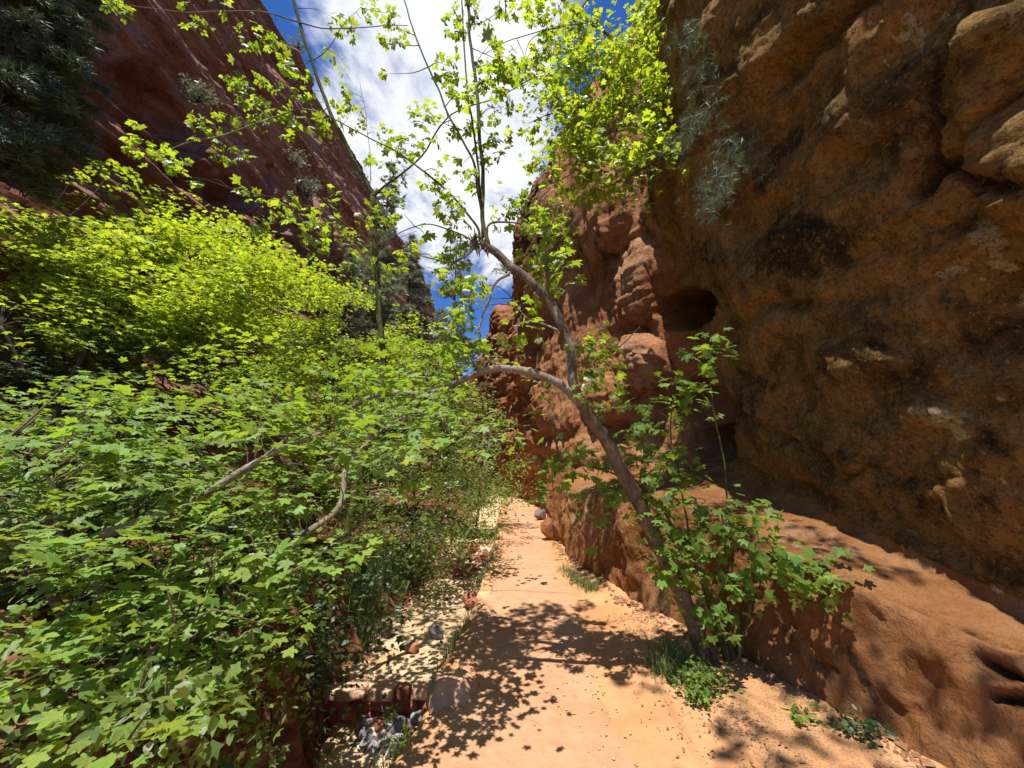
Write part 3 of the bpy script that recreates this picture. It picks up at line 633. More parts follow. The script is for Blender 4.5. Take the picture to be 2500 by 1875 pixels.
    sub(b, nu, 0, nv, 'cliff_face', M['butte'], 'red sandstone cliff face rising beside the far end of the trail')
build_right()

# ------------------------------------------------------------------ left cliff
LY = [2, 9, 16, 30, 45, 60, 75, 110]; LD = [8.0, 8.0, 7.8, 7.2, 5.8, 4.6, 4.4, 11.0]; LT = [41, 41, 41, 40, 39, 38.6, 38, 38]; LLEAN = 0.33
def on_left(px, py):                    # where a pixel's ray meets the wall across the wash
    d = ray(px, py)
    for k in np.arange(6, 120, .1):
        p = np.array([0, 0, EYE]) + d * k
        if p[0] < -(np.interp(p[1], LY, LD) + LLEAN * p[2] + .03 * max(p[2] - 14, 0)): break
    return p
def build_left():
    yy = np.concatenate([np.linspace(2, 8, 50), np.linspace(8.1, 30, 300), np.linspace(30.2, 60, 190), np.linspace(60.5, 110, 60)])
    vv = np.concatenate([np.linspace(0, 3, 14)[:-1], np.linspace(3, 25.5, 300), np.linspace(25.6, 30, 40)])
    Y, V = np.meshgrid(yy, vv, indexing='ij')
    Dx = np.interp(yy, LY, LD)[:, None]
    top = np.interp(yy, LY, LT)[:, None]
    Z = V / 25.5 * top
    lean = LLEAN * Z + 0.03 * np.maximum(Z - 14, 0) + 1.3 * np.maximum(V - 25.3, 0)
    X = -(Dx + lean)
    P = np.stack([X, Y, Z], -1); px, py, dp = proj(P)
    und = fbm(P * np.array([.10, .055, .10]), 4)
    xb = fbm(np.stack([X * .0, Y * .035, Z * .16], -1) + 4, 3)
    s = Z + 0.9 * fbm(np.stack([X * 0, Y * .05, Z * .12], -1), 3) + 0.10 * Y * xb + 0.12 * fbm(P * .7, 3)
    disp = 0.9 * und
    for k, (th, amp) in enumerate([(2.6, .42), (1.0, .30), (0.48, .20)]):
        l = s / th; f = l - np.floor(l)
        hv = _h(np.floor(l).astype(np.int64), np.floor(Y / (9 / (k + 1)) + 1.5 * vn(P * .13 + k)).astype(np.int64), np.full(l.shape, k + 5, np.int64))
        disp = disp + amp * 0.8 * (hv - 0.5) * sst(0, .12, f) + amp * 1.0 * (0.5 - f)          # each bed juts and is undercut
    disp = disp + 0.25 * ridge(P * np.array([.5, .35, .5]), 4) + 0.10 * fbm(P * 2.2, 4)
    fr_ = dp > 1
    def hollow(pts, w, d):
        nonlocal disp
        j = 25 * fbm(P * .35, 3); disp = disp - d * sst(1.0, 0.45, pldist(px + j, py + j, pts) / w) * fr_
    hollow([(320, 190), (400, 260), (470, 340)], 60, 1.8)
    hollow([(430, 400), (520, 450), (600, 490)], 42, 1.8)
    hollow([(700, 130), (730, 200)], 24, -.6)
    hollow([(790, 590), (850, 700)], 30, .8)
    for gx, gy, w_ in [(660, 480, 10), (690, 560, 9), (770, 480, 8), (830, 620, 8)]: hollow([(gx - 10, gy - 70), (gx + 6, gy + 60)], w_, .6)
    P = P + np.stack([disp, 0 * disp, 0 * disp], -1)
    pa = sst(.35, .8, fbm(P * np.array([.1, .08, .14]) + 9, 3) + 0.5 * sst(560, 720, px) * sst(380, 520, py))
    va = sst(0.05, .6, fbm(P * np.array([.12, .07, .2]), 4)) * .45
    o = obj('cliff_across_wash', mesh('cliff_across_wash', P, gridfaces(*Y.shape, flip=False), True, {'varnish': va, 'lichen': va * 0, 'pale': pa}), M['redcliff'])
    tag(o, kind='structure', label='tall layered dark red canyon wall across the wash')
build_left()

# ------------------------------------------------------------------ leaf shapes
def leaf_maple(v=0):
    rr = np.random.default_rng(100 + v)
    ang = np.radians([0, 16, 30, 44, 58, 76, 92, 108, 122, 140, 158])
    rad = np.array([1.0, .70, .44, .72, .90, .62, .42, .60, .64, .40, .26])
    rad = rad * (1 + 0.08 * rr.standard_normal(len(rad)))
    pts = [(math.sin(a) * r, 0.30 + math.cos(a) * r * 0.70) for a, r in zip(ang, rad)]
    pts = pts + [(0, 0.10)] + [(-x, y) for x, y in pts[:0:-1]]
    V = [(0, 0.30, 0.0)] + [(x * 0.62, y, 0.0) for x, y in pts]
    V = np.array(V); V[:, 2] = -0.28 * V[:, 0] ** 2 - 0.22 * (V[:, 1] - .3) ** 2 + 0.10 * np.abs(V[:, 0]) + 0.03 * rr.standard_normal(len(V))
    k = len(V) - 1; Fc = [(0, 1 + (i + 1) % k, 1 + i) for i in range(k)]
    return V, np.array(Fc)
def leaf_small(v=0):
    V = np.array([(0, .25, 0), (0, 1, -.12), (.20, .62, 0.02), (.52, .72, -.1), (.30, .32, .02), (.38, .05, -.06), (0, .08, 0), (-.38, .05, -.06), (-.30, .32, .02), (-.52, .72, -.1), (-.20, .62, .02)], float)
    k = 10; return V, np.array([(0, 1 + (i + 1) % k, 1 + i) for i in range(k)])
def leaf_elder(v=0):                    # three to five toothed leaflets hanging from one stalk
    V = []; Fc = []
    def leaflet(bx, by, ang, ln, wd, drop):
        b = len(V); c, s = math.cos(ang), math.sin(ang)
        for (u, w, z) in [(0, 0, 0), (.45, .30, .01), (.55, .5, -.02), (.72, .26, -.04), (1, 0, -.12), (.72, -.28, -.04), (.5, -.48, -.02), (.4, -.28, .01), (.5, 0, .05)]:
            x, y = w * wd, u * ln
            V.append((bx + c * x + s * y, by - s * x + c * y, z * ln - drop * u))
        for i in range(8): Fc.append((b + 8, b + (i + 1) % 8, b + i))
    leaflet(0, .42, 0, .58, .52, .10); leaflet(.03, .34, 1.1, .50, .42, .12); leaflet(-.03, .34, -1.1, .50, .42, .12)
    if v: leaflet(.02, .12, 1.35, .42, .34, .10); leaflet(-.02, .12, -1.35, .42, .34, .10)
    b = len(V); V += [(-.012, 0, 0), (.012, 0, 0), (0, .45, .01)]; Fc.append((b, b + 1, b + 2))
    return np.array(V, float), np.array(Fc)
def leaf_oval(v=0):
    V = np.array([(0, 0, 0), (.26, .35, .03), (.2, .7, 0), (0, 1, -.1), (-.2, .7, 0), (-.26, .35, .03), (0, .5, -.02)], float)
    return V, np.array([(6, (i + 1) % 6, i) for i in range(6)])
def tuft(n=7, seed=0, flat=0.5, wid=0.06):
    rr = np.random.default_rng(seed); V = []; Fc = []
    for i in range(n):
        a = rr.uniform(-1.3, 1.3); b = rr.uniform(-.6, .6) * flat; l = rr.uniform(.6, 1.0)
        d = np.array([math.sin(a) * math.cos(b), math.cos(a) * math.cos(b), math.sin(b)]); w = norm(np.cross(d, rr.standard_normal(3))) * wid
        o = np.array([0, rr.uniform(-.25, .25), 0]); k = len(V); V += [o - w, o + w, o + d * l]; Fc.append((k, k + 1, k + 2))
    return np.array(V, float), np.array(Fc)
def frames(n, h):
    n = norm(n); h = h - np.sum(h * n, -1, keepdims=True) * n; y = norm(h); x = np.cross(y, n); return x, y, n
def inst(tv, tf, Pp, n, h, S):
    x, y, z = frames(n, h); S = np.broadcast_to(np.asarray(S, float), (len(Pp),))
    V = Pp[:, None, :] + S[:, None, None] * (tv[None, :, 0:1] * x[:, None] + tv[None, :, 1:2] * y[:, None] + tv[None, :, 2:3] * z[:, None])
    Fc = tf[None] + (np.arange(len(Pp)) * len(tv))[:, None, None]
    return V.reshape(-1, 3), Fc.reshape(-1, 3)
LEAFM = {}
def leafmesh(kind, mat):
    k = (kind, mat)
    if k not in LEAFM:
        v, f = SHAPES[kind]; me = mesh(kind + '_leaf', v, f, True, {'leaf_u': v[:, 0], 'leaf_v': v[:, 1]}); me.materials.append(M[mat]); LEAFM[k] = me
    return LEAFM[k]
SHAPES = {'maple': leaf_maple(0), 'mapleb': leaf_maple(1), 'small': leaf_small(), 'elder': leaf_elder(0), 'elderb': leaf_elder(1), 'oval': leaf_oval(),
          'tuft': tuft(7, 1), 'tuftb': tuft(9, 2, 1.2, .05), 'needles': tuft(16, 3, 1.4, .022)}
class Leaves:
    """all leaves of one plant: positions, normals, headings, sizes"""
    def __init__(s): s.P = []; s.n = []; s.h = []; s.S = []
    def add(s, P, n, h, S):
        s.P.append(P); s.n.append(n); s.h.append(h); s.S.append(np.broadcast_to(np.asarray(S, float), (len(P),)).copy())
    def spray(s, c, n, rad, size, flat=0.25, up=(0, 0, 1), tilt=0.35, out=None, sv=0.3, droop=0.0):
        c = np.asarray(c, float); a = R.uniform(0, 2 * math.pi, n); r = rad * np.sqrt(R.uniform(0.02, 1, n))
        U = norm(np.asarray(up, float) + 0.18 * R.standard_normal(3)); A = norm(np.cross(U, np.array([.3, .9, .2]))); B = np.cross(U, A)
        o = np.cos(a)[:, None] * A + np.sin(a)[:, None] * B
        P = c + r[:, None] * o + (flat * rad * R.standard_normal(n))[:, None] * U
        nn = norm(U + tilt * R.standard_normal((n, 3))); hh = o + 0.5 * R.standard_normal((n, 3)) - np.array([0, 0, droop])
        if out is not None: hh = hh + np.asarray(out, float)
        s.add(P, nn, hh, size * np.exp(sv * R.standard_normal(n) * 0.7))
    def arrays(s): return np.vstack(s.P), np.vstack(s.n), np.vstack(s.h), np.concatenate(s.S)
    def build(s, parent, base, mat, kinds, nobj=0, name='foliage', partname='leaf'):
        P, n, h, S = s.arrays(); base = np.asarray(base, float)
        keep = np.ones(len(P), bool)
        if nobj:
            px, py, dp = proj(P); vis = (dp > .25) & (px > -40) & (px < PW + 40) & (py > -40) & (py < PH + 40)
            sc = np.where(vis, S / np.maximum(dp, .25), -1); idx = np.argsort(-sc)[:nobj]; idx = idx[sc[idx] > 0]
            X, Y, Z = frames(n[idx], h[idx])
            for k, i in enumerate(idx):
                o = bpy.data.objects.new(partname, leafmesh(kinds[k % len(kinds)], mat)); COL.objects.link(o); o.parent = parent
                m = np.eye(4); m[:3, 0] = X[k] * S[i]; m[:3, 1] = Y[k] * S[i]; m[:3, 2] = Z[k] * S[i]; m[:3, 3] = P[i] - base
                o.matrix_local = Matrix(m.tolist())
            keep[idx] = False
        if keep.any():
            P, n, h, S = P[keep], n[keep], h[keep], S[keep]; vv = []; ff = []; k0 = 0; lu = []
            for q, kd in enumerate(kinds):
                sl = slice(q, None, len(kinds)); tv, tf = SHAPES[kd]
                if len(P[sl]) == 0: continue
                V, Fc = inst(tv, tf, P[sl] - base, n[sl], h[sl], S[sl]); vv.append(V); ff.append(Fc + k0); k0 += len(V); lu.append(np.tile(tv[:, :2], (len(P[sl]), 1)))
            lu = np.vstack(lu); o = obj(name, mesh(name, np.vstack(vv), np.vstack(ff), True, {'leaf_u': lu[:, 0], 'leaf_v': lu[:, 1]}), M[mat], parent); o['kind'] = 'stuff'
def pxpath(pts, n=8):                   # (px, py, distance) -> smooth 3-D line
    return crom([atY(*p) for p in pts], n)
def taper(a, b, n, p=1.0): return a + (b - a) * np.linspace(0, 1, n) ** p
def polysample(poly, n):
    xs = [p[0] for p in poly]; ysv = [p[1] for p in poly]; out = []
    while len(out) < n:
        p = (R.uniform(min(xs), max(xs)), R.uniform(min(ysv), max(ysv)))
        if inpoly(p[0], p[1], poly): out.append(p)
    return out
def twig_to(tb, limbs, c, r0=0.006, sag=0.1, k=4, maxd=9):
    """a thin bent twig from the nearest point of the limbs to the spray centre"""
    A = limbs; d = np.linalg.norm(A - c, axis=1) + 0.35 * np.maximum(A[:, 2] - c[2], 0); i = int(np.argmin(d)); a = A[i]
    ln = np.linalg.norm(c - a)
    if ln < 0.03 or ln > maxd: return
    mid = (a + c) / 2 + np.array([0, 0, sag * ln]) + 0.10 * ln * R.standard_normal(3)
    P = crom([a, mid, c], 5); tb.add(P, taper(max(r0, 0.006 * ln + r0 * .5), r0 * 0.35, len(P)), k)

# ------------------------------------------------------------------ leaning tree over the trail
base = gnd(1745, 1630, 0.05)
t = thing('leaning_box_elder', base, 'grey-barked tree leaning from the right cliff foot and arching over the trail', 'tree')
trunk = crom([base + [0.02, 0.05, -0.1], atY(1727, 1618, 3.422), atY(1701, 1546, 3.403), atY(1663, 1453, 3.346), atY(1600, 1314, 3.251), atY(1509, 1132, 3.089), atY(1446, 1026, 2.994), atY(1412, 972, 2.947)], 9)
trunk = wob(trunk, 0.012, 5); tb = Tubes(); tb.add(trunk, np.interp(np.linspace(0, 1, len(trunk)), [0, .06, .16, 1], [.125, .09, .068, .046]), 12, .16); tb.build('trunk', M['bark'], t, base)
limbs = [trunk[28:]]
def limb(name, pts, r0, r1, mat='bark', n=8, k=9, amp=0.012, lump=.12, par=None, store=True):
    P = wob(pxpath(pts, n), amp, 4, len(pts)); b = Tubes(); b.add(P, taper(r0, r1, len(P), .8), k, lump); o = b.build(name, M[mat], par or t, base)
    if store: limbs.append(P)
    return P
limb('arching_limb', [(1420, 985, 2.956), (1391, 955, 2.947), (1361, 933, 2.947), (1306, 912, 2.947), (1243, 900, 2.966), (1201, 902, 2.994), (1159, 916, 3.023), (1121, 933, 3.042), (1045, 959, 3.137), (952, 959, 3.232), (897, 976, 3.327), (846, 1001, 3.422)], 0.038, 0.020, 'palebark')
up = limb('upper_trunk', [(1418, 985, 2.947), (1399, 921, 2.928), (1395, 870, 2.945), (1378, 811, 2.954), (1353, 756, 2.96), (1319, 714, 2.966), (1277, 672, 2.975), (1243, 646, 2.978), (1213, 617, 2.981), (1178, 598, 2.984)], 0.042, 0.034)
limb('stem', [(1190, 600, 2.981), (1181, 553, 2.984), (1178, 422, 2.99), (1167, 253, 2.99), (1154, 148, 2.99), (1140, 0, 2.975), (1124, -220, 2.947)], 0.022,0.012, 'green_stem')
limb('stem', [(1185, 590, 2.987), (1173, 464, 3.005), (1154, 316, 3.014), (1138, 169, 3.02), (1129, 63, 3.02), (1120, -80, 3.02)], 0.013, 0.006, 'green_stem')
limb('stem', [(1178, 580, 2.975), (1163, 422, 2.96), (1133, 350, 2.945), (1091, 270, 2.947), (1053, 177, 2.994), (1011, 76, 3.042), (986, 0, 3.089), (950, -140, 3.137)], 0.013, 0.006, 'green_stem')
limb('stem', [(1170, 590, 2.975), (1159, 544, 2.96), (1087, 464, 2.947), (1011, 401, 3.042), (969, 371, 3.08), (914, 342, 3.137), (813, 291, 3.232)], 0.012, 0.005, 'green_stem')
limb('branch', [(1190, 590, 2.984), (1193, 549, 2.975), (1243, 544, 2.96), (1306, 553, 2.945), (1399, 568, 2.947)], 0.012, 0.004)
limb('branch', [(1165, 600, 2.981), (1110, 640, 2.96), (1053, 633, 2.947), (990, 615, 2.994)], 0.009, 0.003)
limb('branch', [(1178, 595, 2.981), (1100, 560, 2.96), (1011, 550, 2.947), (930, 590, 2.994)], 0.008, 0.003, amp=.03)
limb('branch', [(1330, 725, 2.963), (1335, 640, 2.945), (1345, 560, 2.947), (1370, 500, 2.947)], 0.011, 0.004)
limb('branch', [(1400, 900, 2.939), (1450, 880, 3.042), (1520, 840, 3.137), (1560, 800, 3.184)], 0.010, 0.004)
limb('branch', [(1378, 811, 2.954), (1330, 790, 2.99), (1280, 770, 3.02), (1230, 700, 3.02)], 0.010, 0.003, 'deadwood')
b_ = Tubes()      # broken, splintered crotch
for q in range(26):
    a0 = atY(1160 + R.uniform(-6, 30), 598 + R.uniform(-6, 14), 2.98 + R.uniform(-.02, .02)); a1 = a0 + np.array([R.uniform(-.05, .02), R.uniform(-.03, .03), R.uniform(.03, .16)]) * (1 if q % 3 else -.6)
    b_.add(np.array([a0, (a0 + a1) / 2 + .008 * R.standard_normal(3), a1]), [0.012, 0.009, 0.002], 4)
b_.build('splintered_stub', M['bark'], t, base)
db = [(1243, 663, 2.966), (1215, 680, 2.945), (1197, 705, 2.947), (1190, 735, 2.966), (1186, 760, 2.985), (1180, 790, 2.994), (1173, 815, 2.994), (1178, 840, 2.994), (1190, 862, 2.994), (1207, 882, 2.994)]
limb('dead_branch', db, 0.014, 0.006, 'deadwood', store=False, amp=.02)
limb('dead_branch', [(1173, 815, 2.994), (1165, 850, 3.042), (1150, 875, 3.061), (1128, 890, 3.08)], 0.009, 0.004, 'deadwood', store=False)
limb('dead_branch', [(1186, 745, 2.975), (1160, 735, 2.994), (1140, 750, 2.994), (1130, 790, 2.994)], 0.004, 0.002, 'deadwood', store=False, amp=.03)
lv = Leaves(); LM = np.vstack(limbs); tw = Tubes()
blobs = [(1040, 280, 32), (1000, 350, 30), (975, 400, 16), (1050, 60, 26), (1080, 110, 26), (1110, 60, 30), (1140, 10, 30), (1175, 60, 26), (1090, 160, 34), (1120, 220, 36), (1070, 220, 24), (1060, 190, 20), (1180, 180, 36), (1210, 190, 36), (1230, 260, 30), (1195, 110, 22), (1160, 300, 26), (1210, 330, 34), (1190, 380, 26), (1130, 400, 18), (1075, 420, 24), (1050, 445, 26), (1095, 310, 22), (1060, 330, 14),
         (1155, 440, 16), (1140, 430, 22), (1100, 500, 34), (1110, 540, 26), (1040, 580, 18), (1000, 610, 22), (1120, 600, 34), (1060, 640, 22), (1110, 670, 30), (1130, 700, 26), (1090, 640, 24), (1245, 510, 40), (1220, 540, 24), (1290, 520, 40), (1330, 470, 40), (1300, 560, 26), (1350, 520, 50), (1400, 500, 40), (1360, 570, 40), (1340, 620, 56), (1370, 650, 40), (1320, 680, 40), (1300, 640, 30), (1410, 640, 34), (1275, 740, 30), (1330, 700, 34), (1390, 690, 22), (1290, 790, 26), (1310, 830, 26), (1230, 830, 26), (1260, 860, 20), (1440, 850, 40), (1460, 880, 44), (1480, 830, 30), (1420, 870, 30), (1330, 950, 28), (1310, 930, 22), (1440, 940, 40), (1480, 930, 34),
         (1140, 840, 30), (1120, 800, 32), (1150, 740, 30), (1165, 700, 26), (1130, 770, 24), (1090, 830, 30), (1010, 60, 26), (960, 55, 22), (950, 90, 24), (960, 130, 22), (945, 180, 12), (1000, 10, 20), (870, 8, 22), (1230, 20, 24), (1250, 90, 30), (1260, 160, 36), (985, 520, 14)]
for bx, by, br in blobs:
    Yd = 3.0 + R.uniform(-.25, .3); c = atY(bx, by, Yd); rad = br * Yd / F * 1.15
    if not lit_ok(c): continue
    i = int(np.argmin(np.linalg.norm(LM - c, axis=1))); twig_to(tw, LM, c, 0.005, .08)
    lv.spray(c, max(4, int((br / 9.) ** 2 * (1.0 if bx > 1220 and by > 440 else 1.7))), rad * .95, 0.092, .55, (0, -.2, 1), .55, norm(c - LM[i]), .3, .6)
crown = [crom([atY(1124, -220, 2.947), np.array([0.05, 2.1, 6.6]), np.array([0.35, 1.5, 7.6]), np.array([0.7, 1.0, 8.3])], 8), crom([atY(1120, -80, 3.02), np.array([-.1, 2.6, 6.4]), np.array([.5, 2.2, 7.4]), np.array([1.1, 1.8, 8.0])], 8)]
for Pc in crown:
    b_ = Tubes(); b_.add(Pc, taper(.011, .004, len(Pc)), 6); b_.build('branch', M['green_stem'], t, base)
CRW = np.vstack(crown)
for q in range(42):
    c = np.array([R.uniform(-.1, 1.7), R.uniform(-.4, 2.6), R.uniform(6.9, 8.9)])
    if not lit_ok(c): continue
    twig_to(tw, CRW, c, .004, .05, 3, 2.0); lv.spray(c, int(R.integers(8, 18)), R.uniform(.12, .3), .10, .4, (0, 0, 1), .5)
tw.build('twigs', M['twig'], t, base)['kind'] = 'stuff'
lv.build(t, base, 'leaf_elder', ['elder', 'elderb', 'mapleb'], 300)

# ------------------------------------------------------------------ slender green-stemmed tree over the wash
base = np.array([*atY(800, 1350, 3.9)[:2], 0.3]); base[2] = float(G(np.array([base[0]]), np.array([base[1]]))[0][0])
t = thing('green_stemmed_tree', base, 'slender forked tree with smooth olive green stem against the sky above the wash', 'tree')
limbs = []
P = crom([base - [0, 0, .1], atY(880, 1150, 4.0), atY(925, 1000, 4.05), atY(936, 890, 4.1), atY(925, 750, 4.1), atY(915, 600, 4.08), atY(911, 475, 4.05)], 8); P = wob(P, .01, 4)
b_ = Tubes(); b_.add(P, taper(.042, .030, len(P)), 10, .06); b_.build('trunk', M['green_stem'], t, base); limbs.append(P[20:])
limb('stem', [(911, 480, 4.05), (900, 460, 4.04), (844, 354, 3.95), (802, 262, 3.88), (760, 148, 3.8), (717, 0, 3.7), (680, -180, 3.5)], 0.027, 0.018, 'green_stem', lump=.05)
limb('stem', [(911, 480, 4.05), (940, 455, 4.03), (969, 435, 4.0), (1028, 380, 3.9), (1074, 308, 3.85), (1112, 270, 3.8), (1210, 240, 3.7), (1300, 190, 3.6)], 0.015, 0.005, 'green_stem')
limb('branch', [(726, 53, 3.73), (633, 30, 3.6), (464, 30, 3.4), (338, 17, 3.2), (270, 0, 3.1)], 0.009, 0.003, 'palebark')
limb('branch', [(729, 56, 3.73), (802, 70, 3.7), (940, 63, 3.7), (998, 63, 3.65)], 0.008, 0.003, 'twig')
limb('branch', [(815, 290, 3.89), (770, 272, 3.8), (717, 270, 3.7), (633, 300, 3.55), (540, 333, 3.4), (443, 354, 3.3), (384, 375, 3.2)], 0.011, 0.004, 'palebark')
limb('branch', [(800, 262, 3.88), (740, 300, 3.8), (690, 315, 3.75)], 0.005, 0.002, 'twig')
limb('branch', [(915, 590, 4.08), (860, 560, 3.95), (800, 520, 3.8), (720, 495, 3.7), (650, 480, 3.6), (560, 460, 3.5)], 0.009, 0.003, 'twig')
limb('branch', [(916, 600, 4.08), (960, 585, 4.0), (1020, 565, 3.95)], 0.005, 0.002, 'twig')
limb('branch', [(760, 148, 3.8), (800, 120, 3.75), (840, 60, 3.7), (880, 20, 3.7)], 0.006, 0.002, 'twig')
limb('branch', [(905, 470, 4.04), (905, 400, 3.95), (895, 300, 3.85), (880, 200, 3.8)], 0.005, 0.002, 'twig')
LM = np.vstack(limbs); lv = Leaves(); tw = Tubes()
blobs = [(285, 20, 26), (300, 10, 18), (480, 50, 26), (540, 12, 18), (610, 70, 26), (600, 90, 22), (680, 100, 28), (660, 120, 20), (700, 160, 22), (590, 200, 28), (605, 260, 26), (570, 190, 20), (640, 280, 32), (610, 230, 22), (560, 300, 22), (505, 310, 28), (490, 320, 20), (360, 360, 32), (335, 370, 18), (430, 390, 24), (400, 395, 22), (545, 360, 24), (535, 380, 14), (590, 375, 18), (670, 210, 24), (650, 250, 22), (730, 180, 24), (690, 150, 16), (690, 340, 18), (720, 290, 28), (690, 300, 22), (760, 260, 26), (740, 240, 18), (800, 300, 26), (775, 310, 18), (850, 290, 22), (870, 250, 16), (820, 50, 26), (850, 80, 24), (800, 120, 14), (885, 45, 16), (835, 150, 20), (850, 225, 18), (840, 265, 24), (875, 285, 18), (930, 330, 26), (910, 400, 20), (960, 370, 24), (990, 380, 18), (960, 480, 26), (970, 450, 20), (920, 545, 22), (900, 530, 22), (940, 540, 18), (650, 490, 24), (600, 470, 22), (630, 540, 24), (700, 500, 26), (730, 530, 26), (760, 560, 24), (790, 530, 30), (820, 560, 28), (770, 590, 26), (450, 430, 18), (480, 440, 16), (820, 480, 20), (860, 590, 22), (880, 640, 26), (960, 660, 26), (990, 780, 26), (905, 720, 18), (900, 5, 22), (780, 190, 16), (950, 30, 18)]
for bx, by, br in blobs:
    Yd = float(np.interp(bx, [250, 500, 760, 1000], [3.15, 3.4, 3.8, 3.9])) + R.uniform(-.15, .15); c = atY(bx, by, Yd); rad = br * Yd / F * 1.1
    i = int(np.argmin(np.linalg.norm(LM - c, axis=1))); twig_to(tw, LM, c, 0.004, .05)
    lv.spray(c, max(4, int((br / 9.) ** 2 * 1.6)), rad, 0.098, .55, (0, -.2, 1), .55, norm(c - LM[i]), .3, .6)
tw.build('twigs', M['twig'], t, base)['kind'] = 'stuff'
lv.build(t, base, 'leaf_elder', ['elder', 'elderb', 'mapleb'], 300)

# ------------------------------------------------------------------ maple growing out of the cliff, overhead right
base = atY(1655, 235, 5.2) + np.array([.9, .5, .1])
t = thing('cliff_maple', base, 'bright leafy tree reaching out of the cliff high above the trail beside hanging pine', 'tree')
limbs = []
limb('trunk', [(1720, 300, 5.7), (1590, 178, 5.1), (1540, 140, 4.95), (1490, 90, 4.8), (1410, 30, 4.6), (1340, -30, 4.4)], 0.036, 0.020, 'palebark')
limb('branch', [(1590, 178, 5.1), (1560, 250, 4.9), (1480, 330, 4.7), (1400, 420, 4.6), (1300, 470, 4.5)], 0.014, 0.004)
limb('branch', [(1640, 220, 5.3), (1660, 280, 5.0), (1640, 360, 4.8), (1540, 430, 4.6), (1450, 470, 4.5)], 0.014, 0.004)
limb('branch', [(1540, 140, 4.95), (1480, 200, 4.7), (1380, 260, 4.5), (1290, 300, 4.4)], 0.012, 0.004)
limb('branch', [(1490, 90, 4.8), (1440, 60, 4.6), (1350, 70, 4.4), (1270, 90, 4.3), (1180, 130, 4.2)], 0.012, 0.004)
limb('branch', [(1600, 190, 5.1), (1680, 120, 4.8), (1720, 60, 4.6), (1740, 0, 4.4)], 0.012, 0.004)
limb('branch', [(1410, 30, 4.6), (1480, -40, 4.4), (1560, -60, 4.3)], 0.010, 0.004)
LM = np.vstack(limbs); lv = Leaves(); tw = Tubes()
poly = [(1250, 0), (1700, 0), (1730, 60), (1690, 120), (1700, 200), (1760, 330), (1720, 380), (1660, 390), (1600, 400), (1520, 480), (1440, 500), (1380, 500), (1320, 430), (1280, 420), (1290, 300), (1240, 200), (1230, 80)]
spots = polysample(poly, 150) + polysample([(1380, 120), (1640, 120), (1700, 330), (1560, 400), (1400, 420), (1340, 250)], 85) + polysample([(1680, 60), (1800, 110), (1860, 190), (1790, 330), (1690, 380)], 26) + [(1740, 230), (1770, 180), (1850, 190), (1800, 210), (1690, 430), (1560, 470), (1620, 20), (1640, 70), (1600, 60), (1560, 30), (1520, 490), (1720, 60), (1840, 10), (1870, 170), (1600, 90)]
for bx, by in spots:
    Yd = 4.6 + R.uniform(-.45, .45); c = atY(bx, by, Yd); i = int(np.argmin(np.linalg.norm(LM - c, axis=1)))
    if R.uniform() < .6: twig_to(tw, LM, c, 0.005, .05, maxd=1.3)
    lv.spray(c, int(R.integers(16, 28)), R.uniform(.12, .24), 0.092, .5, (0, -.3, 1), .5, .6 * norm(c - LM[i]), .3, .4)
tw.build('twigs', M['twig'], t, base)['kind'] = 'stuff'
lv.build(t, base, 'leaf_sun', ['maple', 'mapleb', 'elder'], 300)

# ------------------------------------------------------------------ maple sapling sprouting at the cliff foot
base = gnd(1800, 1650, 0.08)
t = thing('maple_sapling', base, 'many-stemmed green maple sapling standing against the rock bench', 'shrub')
limbs = []
for pts in [[(1795, 1650, 3.42), (1770, 1500, 3.4), (1775, 1350, 3.38), (1770, 1150, 3.4), (1740, 980, 3.45), (1730, 860, 3.5)],
            [(1780, 1640, 3.45), (1730, 1480, 3.4), (1690, 1330, 3.3), (1660, 1200, 3.25), (1640, 1050, 3.3), (1650, 940, 3.3)],
            [(1800, 1655, 3.42), (1830, 1480, 3.3), (1850, 1370, 3.15), (1930, 1370, 3.0), (2040, 1390, 2.85)],
            [(1775, 1650, 3.42), (1700, 1530, 3.3), (1640, 1430, 3.2), (1610, 1380, 3.1)],
            [(1790, 1650, 3.4), (1720, 1400, 3.35), (1600, 1250, 3.35), (1500, 1160, 3.4), (1400, 1130, 3.5), (1340, 1130, 3.55)],
            [(1785, 1650, 3.42), (1700, 1380, 3.3), (1560, 1180, 3.3), (1480, 1060, 3.35), (1500, 960, 3.4)],
            [(1805, 1655, 3.42), (1800, 1500, 3.35), (1760, 1420, 3.2), (1760, 1380, 3.1)],
            [(1400, 1300, 3.75), (1380, 1240, 3.7), (1350, 1200, 3.65)]][:7]:
    limb('stem', pts, 0.014, 0.004, 'bark' if R.uniform() < .6 else 'green_stem', k=7, amp=.02)
LM = np.vstack(limbs); lv = Leaves(); tw = Tubes()
blobs = [(1740, 830, 34), (1690, 850, 24), (1760, 860, 24), (1720, 900, 30), (1640, 940, 36), (1700, 960, 38), (1650, 1000, 40), (1620, 1050, 45), (1560, 1000, 36), (1500, 1000, 30), (1400, 1110, 44), (1340, 1130, 30), (1350, 1200, 30), (1370, 1160, 26), (1480, 1130, 44), (1540, 1180, 54), (1450, 1200, 46), (1600, 1200, 48), (1660, 1240, 50), (1560, 1260, 40), (1640, 1330, 54), (1700, 1300, 46), (1760, 1260, 44), (1690, 1190, 36), (1840, 1280, 50), (1880, 1330, 46), (1900, 1370, 40), (1985, 1385, 44), (2050, 1395, 34), (1990, 1450, 44), (1950, 1400, 30), (1700, 1370, 46), (1625, 1385, 36), (1650, 1420, 34), (1780, 1440, 42), (1830, 1450, 34), (1750, 1540, 28), (1740, 1480, 24), (1800, 1360, 40), (1830, 1225, 22), (1620, 1140, 40), (1580, 1100, 40), (1530, 1060, 34), (1660, 1110, 34), (1470, 1270, 28)]
